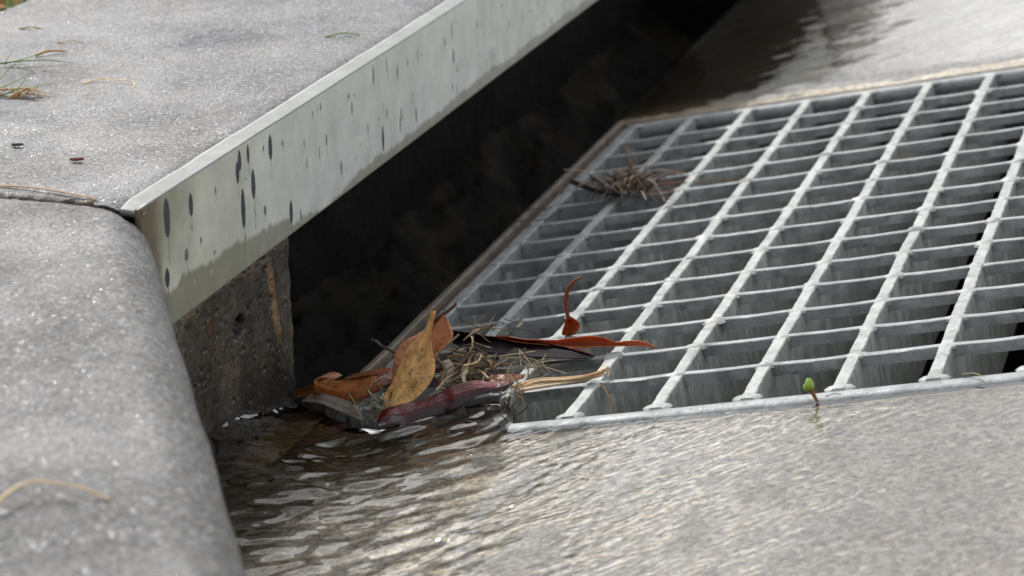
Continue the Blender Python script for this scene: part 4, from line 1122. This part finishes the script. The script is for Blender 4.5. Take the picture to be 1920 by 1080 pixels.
sprig('grass_clipping', [([(-0.318, 0.083, 0.0), (-0.300, 0.090, 0.002), (-0.285, 0.097, 0.002), (-0.272, 0.102, 0.0)], 0.0011, (0.14, 0.20, 0.07)),
                         ([(-0.306, 0.088, 0.001), (-0.296, 0.094, 0.003), (-0.288, 0.100, 0.0055)], 0.0011, GRN),
                         ([(-0.305, 0.087, 0.001), (-0.3035, 0.089, 0.004), (-0.3015, 0.092, 0.008)], 0.0006, GRN),
                         ([(-0.300, 0.089, 0.001), (-0.290, 0.086, 0.002), (-0.282, 0.079, 0.0)], 0.0006, (0.4, 0.4, 0.2)),
                         ([(-0.322, 0.097, 0.0), (-0.312, 0.097, 0.003), (-0.304, 0.091, 0.001)], 0.0005, YEL)], 'green grass sprig at the left edge of the slab beneath the stubby straw')
bl = [([(-0.285, 0.026, 0.0), (-0.268, 0.030, 0.0035), (-0.247, 0.034, 0.0005)], 0.0010, YEL), ([(-0.285, 0.022, 0.0), (-0.270, 0.026, 0.004), (-0.256, 0.031, 0.0)], 0.0010, (0.42, 0.25, 0.09)),
      ([(-0.282, 0.028, 0.001), (-0.272, 0.034, 0.005), (-0.262, 0.040, 0.010)], 0.0008, GRN), ([(-0.285, 0.028, 0.0), (-0.279, 0.034, 0.006), (-0.274, 0.041, 0.013)], 0.0008, (0.2, 0.28, 0.07)),
      ([(-0.268, 0.031, 0.001), (-0.258, 0.035, 0.004), (-0.250, 0.041, 0.005)], 0.0007, (0.3, 0.38, 0.16)), ([(-0.272, 0.026, 0.001), (-0.266, 0.030, 0.004), (-0.264, 0.035, 0.008)], 0.0008, GRN)]
for q in range(14):
    x = -0.283 + 0.022 * rng.random()
    bl.append(([(x, 0.022 + 0.008 * rng.random(), 0.0), (x + 0.007, 0.027 + 0.004 * rng.random(), 0.001 + 0.004 * rng.random()), (x + 0.014, 0.030 + 0.004 * rng.random(), 0.0)], 0.0007, tuple(np.array([(0.7, 0.48, 0.2), (0.56, 0.31, 0.12), (0.8, 0.64, 0.34)][q % 3]))))
sprig('grass_clipping', bl, 'yellow and green wad of cut grass on the left of the slab')
for (x, y, s_, c, lab) in ((-0.219, -0.060, 0.0030, (0.06, 0.035, 0.03), 'tiny dark leaf crumb on the slab further from the steel edge'), (-0.180, -0.077, 0.0034, (0.09, 0.03, 0.025), 'tiny reddish leaf crumb on the slab nearer the steel edge')):
    t_ = np.linspace(0, 1, 5)
    Lp = [(x - s_ + 2 * s_ * t, y + 0.4 * s_ * math.sin(t * 3.14) + .0004, TOP + 0.0007 + 0.0006 * t * t) for t in t_]
    Mp = [(x - s_ + 2 * s_ * t, y, TOP + 0.0010 + 0.0006 * t) for t in t_]
    Rp = [(x - s_ + 2 * s_ * t, y - 0.5 * s_ * math.sin(t * 3.14) - .0004, TOP + 0.0007 + 0.0006 * t) for t in t_]
    tag(leaf('leaf_crumb', Lp, Mp, Rp, leafcol(c, None, c, 0.1, 18), M_CRUMB, 12, 7, 0.0003, 18), lab, 'leaf crumb', 'leaf crumbs on the slab')

# lawn edge behind the slab (top left corner)
m = MB()
for q in range(2600):
    x = -0.386 - abs(rng.normal(0, 0.10))
    y = rng.uniform(-0.3, 1.5)
    h_ = rng.uniform(0.008, 0.028)
    a = rng.uniform(0, 6.28)
    ln = rng.uniform(0.004, 0.016)
    c = np.array([(0.08, 0.14, 0.03), (0.14, 0.2, 0.05), (0.36, 0.24, 0.09), (0.3, 0.13, 0.04)][rng.choice(4, p=[.35, .3, .25, .1])]) * rng.uniform(0.7, 1.2)
    w_ = rng.uniform(0.0008, 0.0016)
    p0, p2 = np.array([x, y, TOP - 0.012]), np.array([x + math.cos(a) * ln, y + math.sin(a) * ln, TOP - 0.008 + h_])
    p1 = (p0 + p2) / 2 + np.array([0, 0, 0.25 * h_])
    d = np.array([-math.sin(a), math.cos(a), 0]) * w_
    m.add([p0 - d, p0 + d, p1 - d * .8, p1 + d * .8, p2], [(0, 1, 3, 2), (2, 3, 4)], c)
tag(m.build('grass', M_STRAW), 'short green and straw coloured grass behind the slab', 'grass', None, 'stuff')
cl_ = leaf('leaf', [(-0.400, 0.215, TOP + .004), (-0.390, 0.220, TOP + .007), (-0.376, 0.224, TOP + .001)], [(-0.400, 0.208, TOP + .003), (-0.390, 0.212, TOP + .003), (-0.376, 0.222, TOP + .001)], [(-0.399, 0.201, TOP + .004), (-0.388, 0.205, TOP + .006), (-0.377, 0.220, TOP + .001)],
           leafcol((0.5, 0.24, 0.07), None, (0.55, 0.35, 0.15), 0.2, 19), M_LEAF, 24, 11, 0.0008, 19)
tag(cl_, 'yellow-brown dead leaf on the slab edge at the lawn', 'leaf')

# ================================================================ camera, light, world
R3 = [[0.95689, 0.29006, -0.01487], [0.07793, -0.30572, -0.94893], [-0.27980, 0.90686, -0.31515]]
cam = bpy.data.cameras.new('camera')
co = link(bpy.data.objects.new('camera', cam))
Mx = Matrix.Identity(4)
for i in range(3):
    Mx[i][0], Mx[i][1], Mx[i][2] = R3[0][i], -R3[1][i], -R3[2][i]
    Mx[i][3] = (0.31856, -1.02689, 0.40925)[i]
co.matrix_world = Mx
cam.sensor_width = 36.0
cam.lens = 84.57
cam.clip_start = 0.02
cam.clip_end = 2000
cam.dof.use_dof = True
cam.dof.focus_distance = 1.12
cam.dof.aperture_fstop = 16.0
scene.camera = co

SUN = Vector((-0.11, 0.13, 0.125)).normalized()
sl = bpy.data.lights.new('sun', 'SUN')
sl.energy = 2.0
sl.angle = math.radians(0.6)
sl.color = (1.0, 0.975, 0.94)
so = link(bpy.data.objects.new('sun', sl))
so.rotation_euler = SUN.to_track_quat('Z', 'Y').to_euler()

w = bpy.data.worlds.new('World')
scene.world = w
w.use_nodes = True
nt = w.node_tree
bg = nt.nodes['Background']
sky = nt.nodes.new('ShaderNodeTexSky')
sky.sky_type = 'NISHITA'
sky.sun_disc = False
sky.sun_elevation = math.asin(SUN.z)
sky.sun_rotation = math.atan2(SUN.x, SUN.y)
sky.air_density = 1.0
sky.dust_density = 3.0
sky.ozone_density = 1.0
hs = nt.nodes.new('ShaderNodeHueSaturation')
hs.inputs['Saturation'].default_value = 0.45
nt.links.new(sky.outputs[0], hs.inputs['Color'])
# broken cloud over the sky
tcw = nt.nodes.new('ShaderNodeTexCoord')
cn = nt.nodes.new('ShaderNodeTexNoise')
cn.inputs['Scale'].default_value = 2.6
cn.inputs['Detail'].default_value = 6
nt.links.new(tcw.outputs['Generated'], cn.inputs['Vector'])
cr = nt.nodes.new('ShaderNodeMapRange')
for q_, v_ in ((1, 0.36), (2, 0.64), (3, 0.40), (4, 0.92)):
    cr.inputs[q_].default_value = v_
nt.links.new(cn.outputs['Fac'], cr.inputs[0])
mxw = nt.nodes.new('ShaderNodeMix')
mxw.data_type = 'RGBA'
nt.links.new(cr.outputs[0], mxw.inputs[0])
nt.links.new(hs.outputs[0], mxw.inputs[6])
cn2 = nt.nodes.new('ShaderNodeTexNoise')
cn2.inputs['Scale'].default_value = 4.5
cn2.inputs['Detail'].default_value = 7
nt.links.new(tcw.outputs['Generated'], cn2.inputs['Vector'])
cr2 = nt.nodes.new('ShaderNodeValToRGB')
cr2.color_ramp.elements[0].position, cr2.color_ramp.elements[0].color = 0.38, (2.0, 2.1, 2.25, 1)
cr2.color_ramp.elements[1].position, cr2.color_ramp.elements[1].color = 0.62, (8.6, 8.7, 8.9, 1)
nt.links.new(cn2.outputs['Fac'], cr2.inputs[0])
# clouds near the sun are lit through and brighter
dp = nt.nodes.new('ShaderNodeVectorMath')
dp.operation = 'DOT_PRODUCT'
dp.inputs[1].default_value = tuple(SUN)
nt.links.new(tcw.outputs['Generated'], dp.inputs[0])
mr = nt.nodes.new('ShaderNodeMapRange')
mr.interpolation_type = 'SMOOTHSTEP'
for q_, v_ in ((1, 0.45), (2, 0.98), (3, 1.0), (4, 2.1)):
    mr.inputs[q_].default_value = v_
nt.links.new(dp.outputs['Value'], mr.inputs[0])
ml = nt.nodes.new('ShaderNodeVectorMath')
ml.operation = 'SCALE'
nt.links.new(cr2.outputs[0], ml.inputs[0])
nt.links.new(mr.outputs[0], ml.inputs['Scale'])
nt.links.new(ml.outputs[0], mxw.inputs[7])
nt.links.new(mxw.outputs[2], bg.inputs['Color'])
bg.inputs['Strength'].default_value = 0.15

scene.render.engine = 'CYCLES'
cy = scene.cycles
cy.use_denoising = True
cy.max_bounces = 8
cy.transparent_max_bounces = 12
cy.sample_clamp_indirect = 6
cy.caustics_reflective = False
cy.caustics_refractive = False
scene.view_settings.view_transform = 'Standard'
scene.view_settings.look = 'None'
scene.view_settings.exposure = 0.38
scene.view_settings.gamma = 1.0
